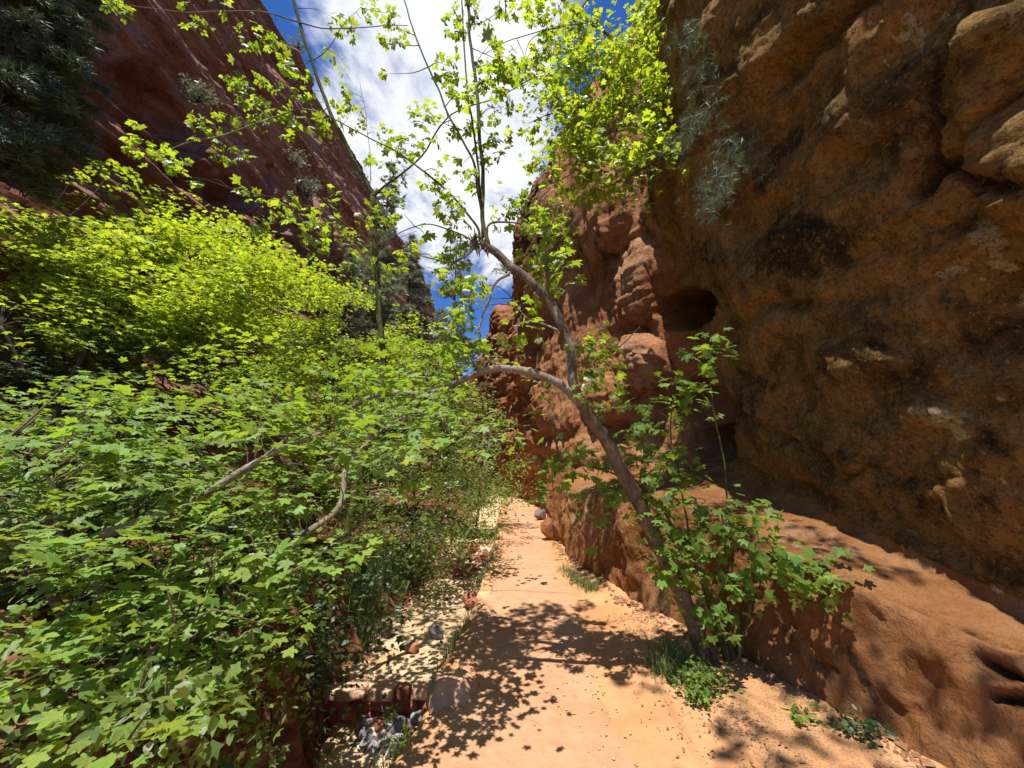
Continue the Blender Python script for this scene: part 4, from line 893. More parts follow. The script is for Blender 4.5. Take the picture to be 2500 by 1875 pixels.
for bx, by, br in blobs:
    Yd = float(np.interp(bx, [1340, 1500, 1700, 1850, 2060], [3.5, 3.3, 3.2, 3.05, 2.85])) + R.uniform(-.2, .15); c = atY(bx, by, Yd); rad = br * Yd / F * 1.15
    twig_to(tw, LM, c, 0.004, .05); lv.spray(c, max(5, int((br / 9.5) ** 2 * 1.3)), rad, 0.086, .5, (-.1, -.35, 1), .45, (0, -.4, -.3), .3, .3)
tw.build('twigs', M['twig'], t, base)['kind'] = 'stuff'
lv.build(t, base, 'leaf_sap', ['maple', 'mapleb'], 300)

# ------------------------------------------------------------------ foreground maple over the wash bank
base = np.array([*atY(380, 1640, 2.9)[:2], 0]); base[2] = float(G(np.array([base[0]]), np.array([base[1]]))[0][0])
t = thing('broadleaf_maple', base, 'low spreading maple with large flat leaves over the red soil bank', 'tree')
limbs = []
limb('trunk', [(330, 1740, 2.9), (380, 1640, 2.9), (418, 1601, 2.92), (485, 1559, 2.95), (565, 1500, 3.0), (675, 1369, 3.15), (740, 1310, 3.25), (830, 1235, 3.4), (846, 1144, 3.5), (901, 1077, 3.6), (1000, 1010, 3.7)], 0.060, 0.016, 'palebark')
limb('limb', [(330, 1700, 2.9), (260, 1500, 2.7), (224, 1327, 2.55), (354, 1272, 2.5), (480, 1215, 2.5), (591, 1149, 2.55), (658, 1110, 2.6), (713, 1085, 2.65), (800, 1050, 2.7)], 0.045, 0.014, 'palebark')
limb('limb', [(591, 1149, 2.55), (640, 1120, 2.5), (710, 1060, 2.45)], 0.018, 0.006, 'deadwood')
limb('limb', [(300, 1720, 2.9), (160, 1500, 2.4), (60, 1350, 2.1), (-60, 1250, 1.9)], 0.035, 0.010)
limb('limb', [(565, 1500, 3.0), (700, 1400, 2.7), (850, 1300, 2.6), (980, 1180, 2.6), (1100, 1090, 2.7)], 0.016, 0.004)
limb('limb', [(260, 1500, 2.7), (150, 1300, 2.5), (120, 1180, 2.4), (10, 1080, 2.2)], 0.016, 0.006, 'palebark')
limb('limb', [(330, 1650, 2.9), (420, 1600, 2.3), (560, 1480, 2.1), (700, 1400, 2.1), (800, 1340, 2.15)], 0.016, 0.004)
limb('limb', [(300, 1700, 2.8), (180, 1640, 2.0), (80, 1560, 1.7), (-40, 1480, 1.5)], 0.018, 0.005)
limb('limb', [(340, 1700, 2.8), (330, 1640, 2.0), (400, 1560, 1.75), (520, 1490, 1.7)], 0.014, 0.004)
LM = np.vstack(limbs); lv = Leaves(); tw = Tubes()
poly = [(-60, 1030), (80, 1090), (230, 1060), (330, 1090), (480, 1100), (600, 1150), (680, 1050), (760, 960), (850, 990), (960, 940), (1040, 930), (1120, 930), (1190, 1000), (1215, 1090), (1150, 1140), (1060, 1180), (960, 1270), (860, 1330), (770, 1420), (690, 1520), (640, 1600), (560, 1700), (430, 1760), (300, 1800), (-60, 1875)]
spots = polysample(poly, 430) + [(290, 1000), (340, 985), (420, 960), (250, 985), (600, 985), (640, 1010), (560, 1055), (10, 1060), (30, 1090), (1180, 880), (1120, 860), (1260, 1020), (1060, 860), (990, 900), (900, 880), (820, 900), (1230, 1060), (860, 860), (940, 850)] + polysample([(700, 880), (900, 840), (1080, 820), (1180, 950), (1100, 1000), (800, 1010)], 34) + polysample([(-40, 930), (160, 990), (300, 900), (520, 980), (700, 900), (760, 1000), (600, 1120), (300, 1100), (-40, 1080)], 58)
for bx, by in spots:
    lo = np.interp(by, [860, 1100, 1300, 1500, 1875], [2.6, 1.9, 1.7, 1.6, 1.5]); hi = np.interp(by, [860, 1100, 1300, 1500, 1875], [4.2, 4.0, 3.7, 3.3, 2.5])
    Yd = lo + (hi - lo) * R.uniform() ** .8; c = atY(bx, by, Yd)
    if c[2] < gz(c[0], c[1]) + .12 or not lit_ok(c) or (c[0] > -.55 and Yd < 2.3): continue
    if min(pldist(bx, by, [(400, 1615), (560, 1505)]), pldist(bx, by, [(540, 1165), (720, 1080)]), pldist(bx, by, [(836, 1200), (850, 1130)])) < 55 and Yd < 3.1: continue
    if R.uniform() < .8: twig_to(tw, LM, c, 0.004, .06, maxd=1.6)
    lv.spray(c, int(R.integers(15, 27)), R.uniform(.16, .32), R.uniform(.052, .09), .09, (.03, -.04, 1), .27, (.3, -.2, -.1), .28, .15)
tw.build('twigs', M['twig'], t, base)['kind'] = 'stuff'
lv.build(t, base, 'leaf_near', ['maple', 'mapleb'], 300)

# ------------------------------------------------------------------ the maples further back, bushes of the wash
def back_tree(name, label, cat, bpx, bY, trunks, poly, dep, nspray, nleaf, rad, size, mat, kinds, group=None, flat=.10, tilt=.24, up=(.03, -.08, 1), bark='dark_bark', extra=(), twf=.25, nobj=0, lit=True):
    global base, t, limbs
    b0 = atY(bpx, 1100, bY); base = np.array([b0[0], bY, gz(b0[0], bY)])
    t = thing(name, base, label, cat, group); limbs = []
    for k, (pts, r0, r1) in enumerate(trunks):
        P = crom([base - [0, 0, .1]] + [atY(*p) for p in pts], 7) if k == 0 or len(pts[0]) == 3 else None
        P = wob(P, .06, 1.5, k); b = Tubes(); b.add(P, taper(r0, r1, len(P), .8), 8, .15); b.build('trunk' if k == 0 else 'limb', M[bark], t, base); limbs.append(P[len(P) // 3:])
    LM = np.vstack(limbs); lv = Leaves(); tw = Tubes()
    cl = []
    for bx, by in polysample(poly, max(6, nspray // 10)):
        yd = R.uniform(*dep); pr = 42 * R.uniform(.6, 1.5) * 8 / max(yd, 4)
        cl += [(bx + pr * 1.3 * R.standard_normal(), by + pr * .62 * R.standard_normal(), yd + .35 * R.standard_normal()) for _ in range(10)]
    for bx, by, yd in cl + [(e[0], e[1], R.uniform(*dep)) for e in extra]:
        c = atY(bx, by, yd); g = gz(c[0], c[1]) + .05
        if c[2] < g or (lit and not lit_ok(c)): continue
        if R.uniform() < twf: twig_to(tw, LM, c, 0.008, .05, 3, 3.0)
        lv.spray(c, int(nleaf * R.uniform(.6, 1.4)), rad * R.uniform(.6, 1.3), size, flat, up, tilt, None, .25, .1)
    o = tw.build('twigs', M[bark], t, base)
    if o: o['kind'] = 'stuff'
    lv.build(t, base, mat, kinds, nobj)
back_tree('canyon_maple', 'yellow-green maple with crooked dark trunk in front of the red cliff', 'tree', 265, 7.6,
    [([(262, 900, 7.6), (268, 830, 7.6), (275, 760, 7.6), (310, 700, 7.6), (370, 650, 7.5)], .13, .05), ([(268, 840, 7.6), (240, 740, 7.3), (180, 650, 7.0), (90, 600, 6.8)], .08, .03), ([(310, 740, 7.6), (400, 690, 7.6), (480, 620, 7.7), (560, 560, 7.8)], .07, .02), ([(300, 760, 7.6), (420, 760, 7.9), (540, 720, 8.2)], .06, .02)],
    [(-60, 600), (60, 560), (200, 540), (300, 540), (420, 530), (540, 570), (640, 620), (700, 690), (720, 780), (640, 870), (480, 880), (300, 860), (100, 840), (-50, 820)], (5.4, 9.0), 1250, 28, .34, .082, 'leaf_sun', ['small'],
    extra=[(180, 430), (230, 410), (260, 430), (290, 420), (320, 450), (200, 460), (240, 460), (350, 470), (450, 480), (400, 470)])
back_tree('shade_maple', 'maple understorey, shade put into its dark leaf colour, beneath the yellow-green canopy', 'tree', 120, 5.6,
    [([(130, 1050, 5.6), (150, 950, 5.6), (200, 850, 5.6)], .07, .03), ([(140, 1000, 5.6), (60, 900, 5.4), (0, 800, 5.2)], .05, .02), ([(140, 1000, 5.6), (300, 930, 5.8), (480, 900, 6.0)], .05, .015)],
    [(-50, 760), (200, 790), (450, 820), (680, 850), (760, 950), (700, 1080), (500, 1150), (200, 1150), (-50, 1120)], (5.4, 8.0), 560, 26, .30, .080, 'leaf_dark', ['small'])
back_tree('slope_maple', 'light green tree mass at the foot of the layered cliff behind the slender green stem', 'tree', 800, 11.5,
    [([(800, 950, 11.5), (790, 850, 11.5), (770, 750, 11.5), (740, 680, 11.4)], .12, .04), ([(795, 880, 11.5), (850, 800, 11.7), (880, 740, 11.8)], .07, .03), ([(795, 880, 11.5), (720, 800, 11), (680, 740, 10.8)], .07, .03)],
    [(640, 640), (720, 660), (800, 680), (880, 740), (940, 800), (1010, 830), (1080, 890), (1120, 960), (1000, 1020), (800, 1000), (640, 900)], (9.6, 13.0), 620, 34, .42, .085, 'leaf_sun', ['small'])
back_tree('wash_bush', 'dense small-leaved shrub overhanging the pale sand of the wash', 'shrub', 1010, 7.2,
    [([(1010, 1250, 7.2), (1000, 1150, 7.2), (980, 1050, 7.2)], .04, .015), ([(1010, 1250, 7.2), (1060, 1180, 7.1), (1090, 1120, 7.0)], .03, .01), ([(1000, 1260, 7.2), (920, 1180, 7.2), (860, 1100, 7.2)], .03, .01)],
    [(790, 1000), (900, 960), (1050, 950), (1130, 1000), (1160, 1080), (1150, 1180), (1140, 1270), (1110, 1350), (1030, 1390), (940, 1350), (900, 1280), (840, 1280), (780, 1220)], (6.0, 8.6), 640, 30, .24, .056, 'leaf_bush', ['small', 'oval'], flat=.5, tilt=.5, lit=False)
back_tree('bright_bush', 'small bright green bush crowding the edge of the trail where it narrows', 'shrub', 1165, 11.0,
    [([(1170, 1200, 11), (1165, 1150, 11)], .03, .01)],
    [(1110, 1120), (1160, 1090), (1200, 1110), (1225, 1150), (1232, 1190), (1224, 1250), (1205, 1310), (1140, 1325), (1100, 1260)], (10.2, 12.0), 130, 34, .26, .065, 'leaf_sap', ['small', 'oval'], flat=.6, tilt=.5, lit=False)
back_tree('bank_shrub', 'low dark shrub clinging to the red soil bank beside the check dam', 'shrub', 640, 3.6,
    [([(640, 1650, 3.6), (660, 1560, 3.6)], .02, .008)],
    [(380, 1560), (560, 1500), (700, 1440), (800, 1400), (860, 1430), (850, 1500), (790, 1540), (740, 1580), (700, 1600), (640, 1700), (560, 1780), (380, 1875), (200, 1875)], (2.6, 3.9), 330, 20, .15, .045, 'leaf_dark', ['small', 'oval'], flat=.6, tilt=.5, twf=.5)
back_tree('bank_sprigs', 'small-leaved sprigs covering the bare red bank below the spreading maple', 'shrub', 420, 2.7,
    [([(420, 1760, 2.7), (430, 1700, 2.6)], .012, .005), ([(410, 1780, 2.7), (330, 1720, 2.5)], .010, .004), ([(430, 1780, 2.7), (540, 1700, 2.7)], .010, .004)],
    [(60, 1700), (300, 1680), (560, 1600), (640, 1660), (620, 1760), (560, 1830), (480, 1875), (60, 1875)], (1.9, 3.1), 260, 18, .12, .042, 'leaf_bush', ['small', 'oval'], flat=.5, tilt=.5, twf=.6)
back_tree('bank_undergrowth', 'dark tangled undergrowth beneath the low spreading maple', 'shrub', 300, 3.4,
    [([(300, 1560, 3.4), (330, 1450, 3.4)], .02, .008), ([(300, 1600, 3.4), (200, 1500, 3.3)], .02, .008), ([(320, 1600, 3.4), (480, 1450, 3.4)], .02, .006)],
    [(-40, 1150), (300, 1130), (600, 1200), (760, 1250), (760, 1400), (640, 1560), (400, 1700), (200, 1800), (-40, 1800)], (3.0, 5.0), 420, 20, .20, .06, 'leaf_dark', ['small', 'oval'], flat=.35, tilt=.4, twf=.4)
back_tree('bank_maple', 'young maple with mid-sized leaves between the shade maple and wash shrub', 'tree', 760, 5.4,
    [([(760, 1250, 5.4), (770, 1150, 5.4), (800, 1050, 5.3), (880, 950, 5.2)], .05, .02), ([(765, 1200, 5.4), (700, 1100, 5.2), (640, 1020, 5.0)], .03, .01)],
    [(560, 900), (700, 850), (850, 830), (1000, 850), (1080, 900), (1120, 980), (1080, 1080), (950, 1160), (820, 1300), (740, 1300), (600, 1200)], (4.3, 6.2), 330, 20, .26, .085, 'leaf_elder', ['maple', 'small'])

# ------------------------------------------------------------------ conifers
def conifer(name, label, px, pytop, Y, half, z0frac, mat, n_wh=26, tuft_s=.34, group='conifers rising behind the wash', dens=1.0, irregular=.45, zbase=None, bare=0.0, x=None, lean=0.0, fill=1.0):
    top = atY(px, pytop, Y); zb = 1.0 if zbase is None else zbase; b0 = np.array([top[0] if x is None else x, Y, zb]); H = top[2] - zb
    t = thing(name, b0, label, 'tree', group)
    zz = np.linspace(0, 1, 26); P = np.stack([lean * zz * H + 0.06 * np.sin(zz * 7), 0.05 * np.cos(zz * 5), zz * H], -1); tb = Tubes(); tb.add(P, taper(.012 * H + .03, .012, 26, .9), 7, .1); tb.build('trunk', M['dark_bark'], t)
    br = Tubes(); lv = Leaves(); hw = half * Y / F / .93
    for k in range(n_wh):
        f = z0frac + (1 - z0frac) * (k + R.uniform(-.4, .4)) / n_wh; f = min(max(f, z0frac), .99)
        prof = (1 - (f - z0frac) / (1 - z0frac)) ** .75 * (.45 + .55 * min(1, (f - z0frac) * 6 + .4)) + .05
        for q in range(int(R.integers(3, 7))):
            if R.uniform() < bare: continue
            a = R.uniform(0, 2 * math.pi); l = hw * prof * R.uniform(1 - irregular, 1.12)
            o = np.array([lean * f * H, 0, f * H]); d = np.array([math.cos(a), math.sin(a), 0]); s = np.linspace(0, 1, 7)[:, None]
            B = o + d * l * s + np.array([0, 0, 1]) * (.10 * l * s - .38 * l * s * s + .12 * l * s ** 3); B = wob(B, .05 * l, 2, k + q)
            br.add(B, taper(.010 * l + .012, .004, 7), 3)
            m = max(4, int(l / tuft_s * 10 * dens)); u = R.uniform(.18, 1, m) ** .8; i = np.clip((u * 6).astype(int), 0, 5); fr = (u * 6 - i)[:, None]
            C = B[i] * (1 - fr) + B[i + 1] * fr; side = np.cross(d, [0, 0, 1.]); w = (R.uniform(-1, 1, m) * .30 * l * (1.1 - u) * fill)
            C = C + side * w[:, None] + np.array([0, 0, 1]) * (R.standard_normal(m) * .06 * l - np.abs(w) * .25)[:, None]
            hh = d + side * (np.sign(w) * .9)[:, None] + .35 * R.standard_normal((m, 3)); nn = np.array([0, 0, 1.]) + .5 * R.standard_normal((m, 3))
            lv.add(C, nn, hh, tuft_s * R.uniform(.6, 1.2, m))
    o = br.build('branches', M['dark_bark'], t); o['kind'] = 'stuff'
    lv.build(t, b0, mat, ['tuft', 'tuftb'], 0, 'needles') if False else None
    Pn, n_, h_, S_ = lv.arrays(); vv = []; ff = []; k0 = 0
    for q, kd in enumerate(['tuft', 'tuftb']):
        V, Fc = inst(*SHAPES[kd], Pn[q::2], n_[q::2], h_[q::2], S_[q::2]); vv.append(V); ff.append(Fc + k0); k0 += len(V)
    o = obj('needles', mesh('needles', np.vstack(vv), np.vstack(ff), False), M[mat], t); o['kind'] = 'stuff'
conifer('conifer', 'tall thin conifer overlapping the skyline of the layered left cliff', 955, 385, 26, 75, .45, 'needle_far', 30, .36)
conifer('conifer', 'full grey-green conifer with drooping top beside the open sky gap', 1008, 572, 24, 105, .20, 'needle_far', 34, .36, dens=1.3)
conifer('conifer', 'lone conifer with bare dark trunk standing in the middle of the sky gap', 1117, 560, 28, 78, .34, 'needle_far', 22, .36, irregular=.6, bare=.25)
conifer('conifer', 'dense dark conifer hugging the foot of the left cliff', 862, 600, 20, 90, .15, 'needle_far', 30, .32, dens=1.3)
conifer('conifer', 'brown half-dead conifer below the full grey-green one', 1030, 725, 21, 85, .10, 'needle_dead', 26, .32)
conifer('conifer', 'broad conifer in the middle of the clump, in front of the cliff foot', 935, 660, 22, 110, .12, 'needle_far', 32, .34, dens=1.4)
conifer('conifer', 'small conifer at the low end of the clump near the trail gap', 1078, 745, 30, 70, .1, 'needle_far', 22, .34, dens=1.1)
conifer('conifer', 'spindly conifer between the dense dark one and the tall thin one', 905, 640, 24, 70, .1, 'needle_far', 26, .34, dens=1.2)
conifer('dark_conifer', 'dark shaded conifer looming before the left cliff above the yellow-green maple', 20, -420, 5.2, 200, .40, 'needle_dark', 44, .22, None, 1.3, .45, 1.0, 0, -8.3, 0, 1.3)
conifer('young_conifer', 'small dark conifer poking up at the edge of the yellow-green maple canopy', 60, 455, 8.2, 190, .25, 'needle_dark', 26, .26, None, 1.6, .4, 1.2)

# ------------------------------------------------------------------ pine bough hanging from the overhang
base = atY(1990, -120, 3.7)
t = thing('hanging_pine', base, 'grey-green pine boughs with long needles hanging from the dark overhang', 'tree')
limbs = []
for pts in [[(1990, -120, 3.7), (1900, 40, 3.5), (1850, 180, 3.4), (1810, 300, 3.3), (1760, 420, 3.25), (1720, 500, 3.2)], [(1960, -60, 3.6), (1820, -10, 3.3), (1720, 60, 3.2), (1650, 120, 3.1)], [(1850, 180, 3.4), (1780, 230, 3.25), (1700, 300, 3.15), (1660, 350, 3.1)], [(1820, 270, 3.3), (1860, 340, 3.2), (1890, 420, 3.15)], [(1900, 40, 3.5), (1800, 80, 3.3), (1740, 140, 3.2), (1690, 220, 3.1)], [(1790, 340, 3.3), (1760, 440, 3.2), (1740, 520, 3.15)]]:
    limb('bough', pts, .014, .004, 'dark_bark', amp=.03)
for pts in [[(1890, -20, 3.2), (1893, 70, 3.2), (1905, 88, 3.2), (1950, 108, 3.15), (1972, 126, 3.1)], [(1900, 92, 3.2), (1935, 138, 3.15), (1980, 152, 3.1), (2030, 166, 3.05)], [(1893, 70, 3.2), (1880, 140, 3.2), (1850, 220, 3.2), (1800, 300, 3.2)], [(1905, 45, 3.2), (1940, 50, 3.15)], [(1975, 150, 3.1), (2010, 135, 3.05), (2070, 115, 3.0)]]:
    limb('dead_branch', pts, .008, .002, 'deadwood', amp=.02, store=False)
lv = Leaves(); LM = np.vstack(limbs); idx = R.integers(4, len(LM), 950); C = LM[idx] + .085 * R.standard_normal((950, 3)); n_ = R.standard_normal((950, 3)); h_ = np.array([-.5, -.2, -.7]) + .7 * R.standard_normal((950, 3))
lv.add(C, n_, h_, R.uniform(.07, .13, 950))
V, Fc = inst(*SHAPES['needles'], C - base, n_, h_, lv.S[0]); o = obj('needles', mesh('needles', V, Fc, False), M['needle_near'], t); o['kind'] = 'stuff'
C = np.array([atY(R.uniform(1880, 1960), R.uniform(160, 260), 3.15) for _ in range(26)]); V, Fc = inst(*SHAPES['needles'], C - base, R.standard_normal((26, 3)), R.standard_normal((26, 3)) - [.5, 0, .5], np.full(26, .09)); o = obj('dead_needles', mesh('dead_needles', V, Fc, False), M['needle_dead'], t); o['kind'] = 'stuff'

# ------------------------------------------------------------------ check dam, stones
d0 = gnd(787, 1686, SAND); d1 = gnd(1055, 1690, SAND); dy = float(d0[1])
t = thing('stone_check_dam', ((d0[0] + d1[0]) / 2, dy, LOW), 'low check dam of red sandstone blocks with pale capstones across the wash', 'stone wall')
def block(nm, x0, x1, z0, z1, y0, dep, mat, seed, rough=.06):
    me = stone_mesh(nm, (x1 - x0) / 2 * 1.12, dep / 2 * 1.12, (z1 - z0) / 2 * 1.14, seed, .93, 3, rough)
    o = obj(nm, me, M[mat], t, ((x0 + x1) / 2 - t.location.x, y0 + dep / 2 - t.location.y, (z0 + z1) / 2 - t.location.z)); o.rotation_euler = (random.uniform(-.03, .03), random.uniform(-.03, .03), random.uniform(-.05, .05))
WX = d1[0] - d0[0]; sd_ = 60
for row, (z0, z1, cuts, mats, off) in enumerate([(SAND - .085, SAND + .012, [0, .40, .66, .79, 1.03], ['pinkstone', 'pinkstone', 'redstone', 'pinkstone'], -.02), (SAND - .20, SAND - .09, [0, .24, .40, .60, .66, .86, .97], ['redstone'] * 6, .03), (SAND - .33, SAND - .205, [0, .13, .30, .48, .62, .84, .95], ['redstone'] * 6, .06)]):
    for k in range(len(cuts) - 1):
        block('capstone' if row == 0 else 'block', d0[0] + WX * cuts[k] + .006, d0[0] + WX * cuts[k + 1] - .006, z0, z1 - random.uniform(0, .012), dy + off + random.uniform(-.015, .015), .26 + (.06 if row == 0 else 0), mats[k], sd_, .05 if row == 0 else .12); sd_ += 1
def rock(px, py, z, rx, ry, rz, mat, label, group=None, name='rock', seed=None, sink=.3, blocky=.25, rough=.25, Y=None):
    p = gnd(px, py, z) if Y is None else atY(px, py, Y); global sd_; sd_ += 1
    o = obj(name, stone_mesh(name, rx, ry, rz, seed or sd_, blocky, 3, rough), M[mat], None, (p[0], p[1], p[2] + rz * (1 - sink))); o.rotation_euler = (random.uniform(-.2, .2), random.uniform(-.2, .2), random.uniform(0, 6))
    return tag(o, label, 'rock', group)
rock(1150, 1478, -.36, .23, .15, .15, 'redstone', 'dark red-brown boulder half buried in sand at the trail edge', sink=.35, name='boulder')
rock(1067, 1558, SAND, .10, .09, .09, 'greystone', 'grey rough stone on the open pale sand near grass')
rock(1002, 1592, SAND, .085, .07, .065, 'redstone', 'small rounded red stone in leaf shade on the sand')
rock(952, 1552, SAND, .10, .07, .06, 'darkstone', 'dark flat stone at the foot of the shrubby bank')
rock(1030, 1470, SAND, .035, .03, .02, 'redstone', 'tiny red stone on sunlit sand')
rock(1092, 1465, SAND, .06, .04, .025, 'darkstone', 'dark flat pebble beside the red-brown boulder')
o = rock(1112, 1705, -.05, .20, .27, .15, 'pinkstone', 'large flat-topped pale slab shoring up the trail edge beside the dam', name='slab', sink=.75, blocky=.55, rough=.22); o.rotation_euler = (.06, .10, .3)
o = rock(1062, 1762, -.36, .10, .12, .10, 'redstone', 'reddish slanted stone between the dam and flat-topped slab', name='stone', sink=.6, blocky=.5)
rock(1345, 1318, 0, .22, .22, .26, 'butte', 'round boulder tucked in the alcove at the cliff foot', name='boulder', sink=.2, rough=.15, blocky=.1)
rock(1318, 1270, 0, .22, .25, .20, 'darkstone', 'dark stone behind the round alcove boulder', name='boulder', sink=.3)
for q in range(52):
    px_, py_ = R.uniform(872, 1058), R.uniform(1768, 1846); zz_ = LOW + .10 * max(0, (1815 - py_) / 50); s_ = R.uniform(.035, .085) * (1.15 if py_ < 1800 else .9)
    rock(px_, py_, zz_, s_, s_ * R.uniform(.6, 1), s_ * R.uniform(.5, .9), ['greystone', 'greystone', 'palestone', 'darkstone', 'greystone', 'redstone'][q % 6], {'greystone': 'grey angular rubble stone in the heap at the base of the check dam', 'palestone': 'pale tan rubble stone in the heap at the base of the check dam', 'darkstone': 'nearly black rubble stone in the heap at the base of the check dam', 'redstone': 'red rubble stone in the heap at the base of the check dam'}[['greystone', 'greystone', 'palestone', 'darkstone', 'greystone', 'redstone'][q % 6]], 'rubble stones below the check dam', 'rubble_stone', sink=.12, blocky=.4, rough=.3)
for q in range(44):
    py_ = R.uniform(1268, 1400); px_ = R.uniform(np.interp(py_, [1268, 1400], [1130, 1100]), np.interp(py_, [1268, 1330, 1400], [1212, 1200, 1180])); s_ = R.uniform(.04, .11)
    rock(px_, py_, -.33, s_ * 1.3, s_, s_ * .5, ['redstone', 'pinkstone', 'redstone', 'redstone'][q % 4], 'pale pinkish flat cobble strewn over the upper wash bed' if q % 4 == 1 else 'dark red flat cobble strewn over the upper wash bed', 'red cobbles in the upper wash', 'cobble', sink=.3, blocky=.45, rough=.25)

# ------------------------------------------------------------------ grasses, herbs, dead twigs, litter
def grass(name, label, spots, n, hgt, spread, mat, wid=.006, up=.48, cat='grass'):
    V = []; Fc = []; k = 0
    sp = np.array(spots); 
    for i in range(n):
        c = sp[R.integers(len(sp))] + np.array([*(spread * R.standard_normal(2)), 0]); c[2] = gz(c[0], c[1]) - .01
        a = R.uniform(0, 6.28); d = np.array([math.cos(a), math.sin(a), 0]); l = hgt * R.uniform(.45, 1.15); b = up * R.uniform(.3, 2.0); sd2 = np.array([-d[1], d[0], 0]) * wid * R.uniform(.6, 1.2)
        p0, p1, p2 = c, c + np.array([0, 0, .55 * l]) + d * b * l * .3, c + np.array([0, 0, l * (1 - .35 * b)]) + d * b * l
        V += [p0 - sd2, p0 + sd2, p1 - sd2 * .7, p1 + sd2 * .7, p2]; Fc += [(k, k + 1, k + 3), (k, k + 3, k + 2), (k + 2, k + 3, k + 4)]; k += 5
    o = obj(name, mesh(name, np.array(V), np.array(Fc), True), M[mat]); tag(o, label, cat, None, 'stuff'); return o
def gpts(pts, z): return [gnd(x, y, z) for x, y in pts]
grass('bank_grass', 'long green grass on the left bank of the wash', gpts([(870, 1500), (890, 1460), (920, 1430), (960, 1400), (990, 1390), (1010, 1370), (850, 1520), (900, 1440), (940, 1410), (870, 1470), (840, 1490)], -.15), 3200, .42, .13, 'grass', .0035)
grass('thin_grass', 'sparse thin grass on the pale sand', gpts([(1030, 1430), (1060, 1420), (1000, 1440), (1090, 1410), (1180, 1400), (1170, 1430), (1010, 1420)], SAND), 260, .16, .14, 'drygrass', .003)
grass('edge_grass', 'wispy grass tuft leaning on the sandy trail edge', gpts([(1110, 1570), (1100, 1590), (1120, 1550), (1090, 1610), (1135, 1530)], -.2), 330, .26, .07, 'grass', .003)
grass('wall_grass', 'fine green grass along the foot of the sunlit rock bench', gpts([(1378, 1395), (1392, 1412), (1410, 1425), (1425, 1437), (1445, 1447)], 0), 520, .20, .06, 'grass', .003)
grass('verge_grass', 'dense green grass tuft at the base of the leaning tree', gpts([(1620, 1640), (1650, 1630), (1680, 1650), (1640, 1660), (1665, 1675)], .02), 900, .24, .07, 'grass', .003)
grass('kerb_grass', 'dark grass growing against the kerb stones by the narrow wash', gpts([(1200, 1400), (1208, 1370), (1213, 1340), (1218, 1310), (1190, 1430)], -.2), 500, .30, .06, 'grass', .004)
def herb(px, py, z, label, n, rad, hh, mat='leaf_sap', size=.035, kinds=('oval', 'small'), nm='herb'):
    global base, t
    p = gnd(px, py, z); base = p; t = thing(nm, p, label, 'plant'); lv = Leaves(); tw = Tubes()
    for q in range(n):
        c = p + np.array([rad * R.standard_normal() * .7, rad * R.standard_normal() * .7, hh * R.uniform(.25, 1)]); tw.add(crom([p + .02 * R.standard_normal(3) * [1, 1, 0], (p + c) / 2 + [0, 0, .03], c], 3), .002, 3)
        lv.spray(c, 9, .05, size, .5, (0, 0, 1), .6)
    tw.build('stems', M['twig'], t, base)['kind'] = 'stuff'; lv.build(t, base, mat, list(kinds), 0)
herb(1725, 1690, .06, 'low leafy green herb beside the grass tuft on the verge', 26, .11, .16)
herb(1690, 1710, .05, 'low rounded herb spilling onto the dirt below the grass tuft', 16, .08, .10)
herb(1985, 1770, .07, 'small green seedling at the cliff foot in leaf litter', 8, .07, .09)
herb(2130, 1830, .07, 'dark green plant tucked against the rock near leaf litter', 12, .07, .13, 'leaf_dark')
herb(2060, 1800, .07, 'sparse little plant at the rock foot between two others', 7, .08, .07, 'leaf_dark')
herb(985, 1868, LOW, 'bright young leafy plant rising below the dam rubble', 12, .06, .18, 'leaf_elder', .045)
herb(955, 1790, LOW + .02, 'pale green sprig growing up through the rubble stones', 10, .04, .20, 'leaf_bush', .03)
herb(880, 1475, -.2, 'small round-leaved plant on the bank above the sand', 14, .10, .22, 'leaf_sap', .045)
base = gnd(930, 1880, LOW); t = thing('dead_twig_shrub', base, 'bleached leafless twig shrub in front of the check dam', 'shrub'); 
for q in range(15):
    a = base + np.array([R.uniform(-.15, .35), R.uniform(-.12, .12), -.02]); d = np.array([R.uniform(-.7, .45), R.uniform(-.15, .3), R.uniform(.5, 1.0)]); l = R.uniform(.22, .52); b_ = Tubes()
    P = wob(np.array([a + d * l * u + np.array([0, 0, -.12 * u * u]) for u in np.linspace(0, 1, 9)]), .03, 5, q); b_.add(P, taper(.0045, .0014, 9), 4)
    for w in range(3):
        i = int(R.integers(2, 7)); e = P[i] + norm(d + .9 * R.standard_normal(3)) * l * R.uniform(.2, .4); b_.add(wob(crom([P[i], (P[i] + e) / 2 + .01, e], 4), .008, 8, w), taper(.0026, .001, 9), 3)
    b_.build('twig', M['deadwood'], t, base)
n = 1500; ly = R.uniform(1.9, 4.6, n); lx = xr(ly) + .75 - np.abs(R.standard_normal(n)) * .28; C = np.stack([lx, ly, gzv(lx, ly) + .008], -1)
V, Fc = inst(*SHAPES['oval'], C, np.array([0, 0, 1.]) + .35 * R.standard_normal((n, 3)), R.standard_normal((n, 3)), R.uniform(.010, .032, n)); o = obj('leaf_litter', mesh('leaf_litter', V, Fc, False), M['litter_chip']); tag(o, 'dry brown leaf litter along the cliff foot', 'leaf litter', None, 'stuff')

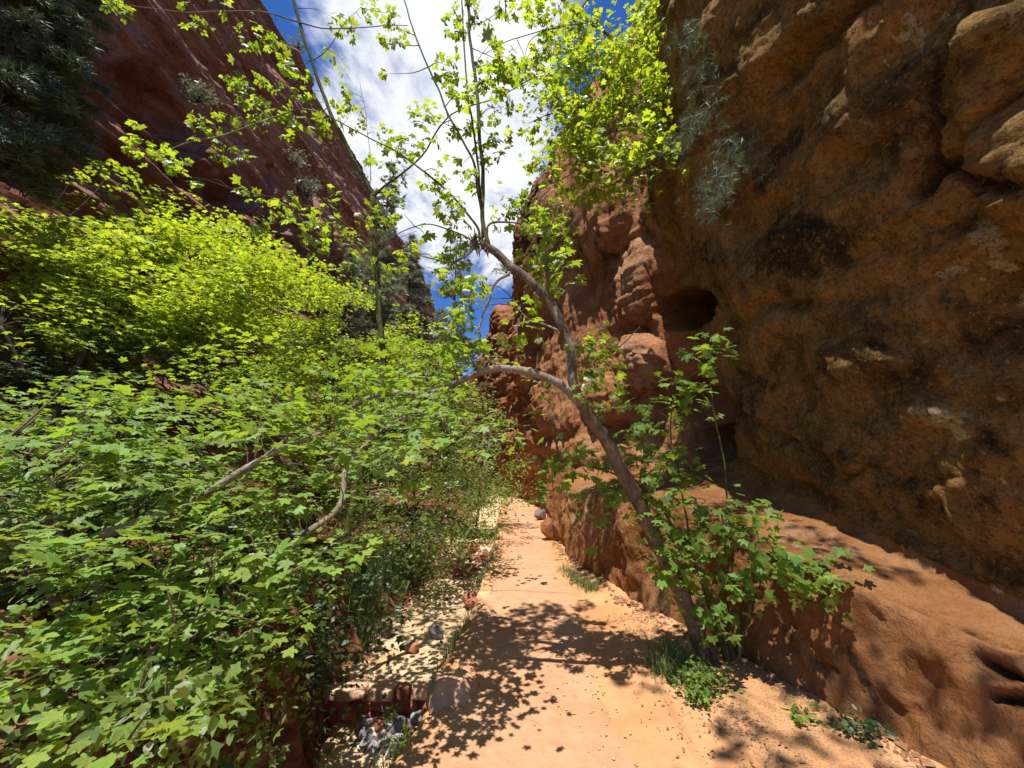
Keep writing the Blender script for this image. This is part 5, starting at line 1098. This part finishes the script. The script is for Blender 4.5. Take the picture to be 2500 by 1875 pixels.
n = 1300; gy = R.uniform(2.0, 9.0, n); gx = np.where(R.uniform(size=n) < .6, xl(gy) + .02 + np.abs(R.standard_normal(n)) * .14, xr(gy) - np.abs(R.standard_normal(n)) * .22); C = np.stack([gx, gy, 0.004 + 0 * gy], -1)
tvg = np.array([(-.5, -.4, 0), (.5, -.35, 0), (.4, .5, 0), (-.4, .45, 0), (0, 0, .5)], float); tfg = np.array([(0, 1, 4), (1, 2, 4), (2, 3, 4), (3, 0, 4)])
V, Fc = inst(tvg, tfg, C, np.array([0, 0, 1.]) + .2 * R.standard_normal((n, 3)), R.standard_normal((n, 3)), R.uniform(.006, .020, n)); o = obj('trail_grit', mesh('trail_grit', V, Fc, False), M['kerb']); tag(o, 'loose sandy grit along both edges of the trail', 'grit', None, 'stuff')

# ------------------------------------------------------------------ shrubs on the cliff ledges
def ledge_shrub(p, r, label, mat='needle_far', n=26):
    global base, t
    base = np.asarray(p, float); t = thing('ledge_shrub', base, label, 'shrub', 'shrubs growing on the cliffs'); lv = Leaves(); tw = Tubes()
    for q in range(n):
        c = base + r * np.array([R.standard_normal() * .5, R.standard_normal() * .5, R.uniform(.1, 1.1)])
        if q % 2 == 0: tw.add(crom([base - [0, 0, .1], (base + c) / 2 + .1 * r * R.standard_normal(3), c], 3), taper(.05 * r, .012 * r, 7), 3)
        lv.spray(c, 12, .3 * r, .22 * r, .7, (0, 0, 1), .8)
    tw.build('stems', M['dark_bark'], t, base)['kind'] = 'stuff'; lv.build(t, base, mat, ['tuft', 'oval'], 0)
ledge_shrub(on_left(728, 118), .9, 'grey-green shrub on the rim of the layered cliff high in the gap')
ledge_shrub(on_left(868, 442), 1.1, 'shrub on the layered cliff rim just above the conifer clump')
ledge_shrub(on_left(440, 245) + [.7, 0, 0], .6, 'pale shrub clinging inside the dark red hollow of the layered cliff')
ledge_shrub(on_left(722, 478) + [.7, 0, 0], .9, 'dark shrub rooted in a vertical groove of the layered cliff')
ledge_shrub(on_left(690, 400) + [.7, 0, 0], .6, 'little shrub on a ledge above the vertical groove of the layered cliff')
ledge_shrub(atY(1240, 668, 25.5), .8, 'grey shrub on top of the jutting red outcrop beside the sky gap')
ledge_shrub(atY(1275, 520, 17.5), .6, 'green tuft hanging on the fluted cliff edge above the outcrop', 'leaf_bush')

rk = np.array([(-.5, -.4, -.2), (.5, -.5, -.2), (.55, .45, -.2), (-.45, .5, -.2), (-.35, -.3, .3), (.3, -.35, .42), (.38, .28, .26), (-.3, .33, .36)], float); rf = np.array([(0, 1, 5), (0, 5, 4), (1, 2, 6), (1, 6, 5), (2, 3, 7), (2, 7, 6), (3, 0, 4), (3, 4, 7), (4, 5, 6), (4, 6, 7)])
n = 900; fy = 1.9 + 7.2 * R.uniform(size=n) ** 1.3; fx = np.interp(fy, [r[0] for r in RT], [r[1][0] for r in RT]) - .02 - np.abs(R.standard_normal(n)) * .09; C = np.stack([fx, fy, gzv(fx, fy) + .004], -1)
V, Fc = inst(rk, rf, C, np.array([0, 0, 1.]) + .4 * R.standard_normal((n, 3)), R.standard_normal((n, 3)), .012 + .05 * R.uniform(size=n) ** 4); o = obj('cliff_foot_rubble', mesh('cliff_foot_rubble', V, Fc, False), M['bench_chip']); tag(o, 'fine broken rock and crumbs along the foot of the bench', 'rubble', None, 'stuff')
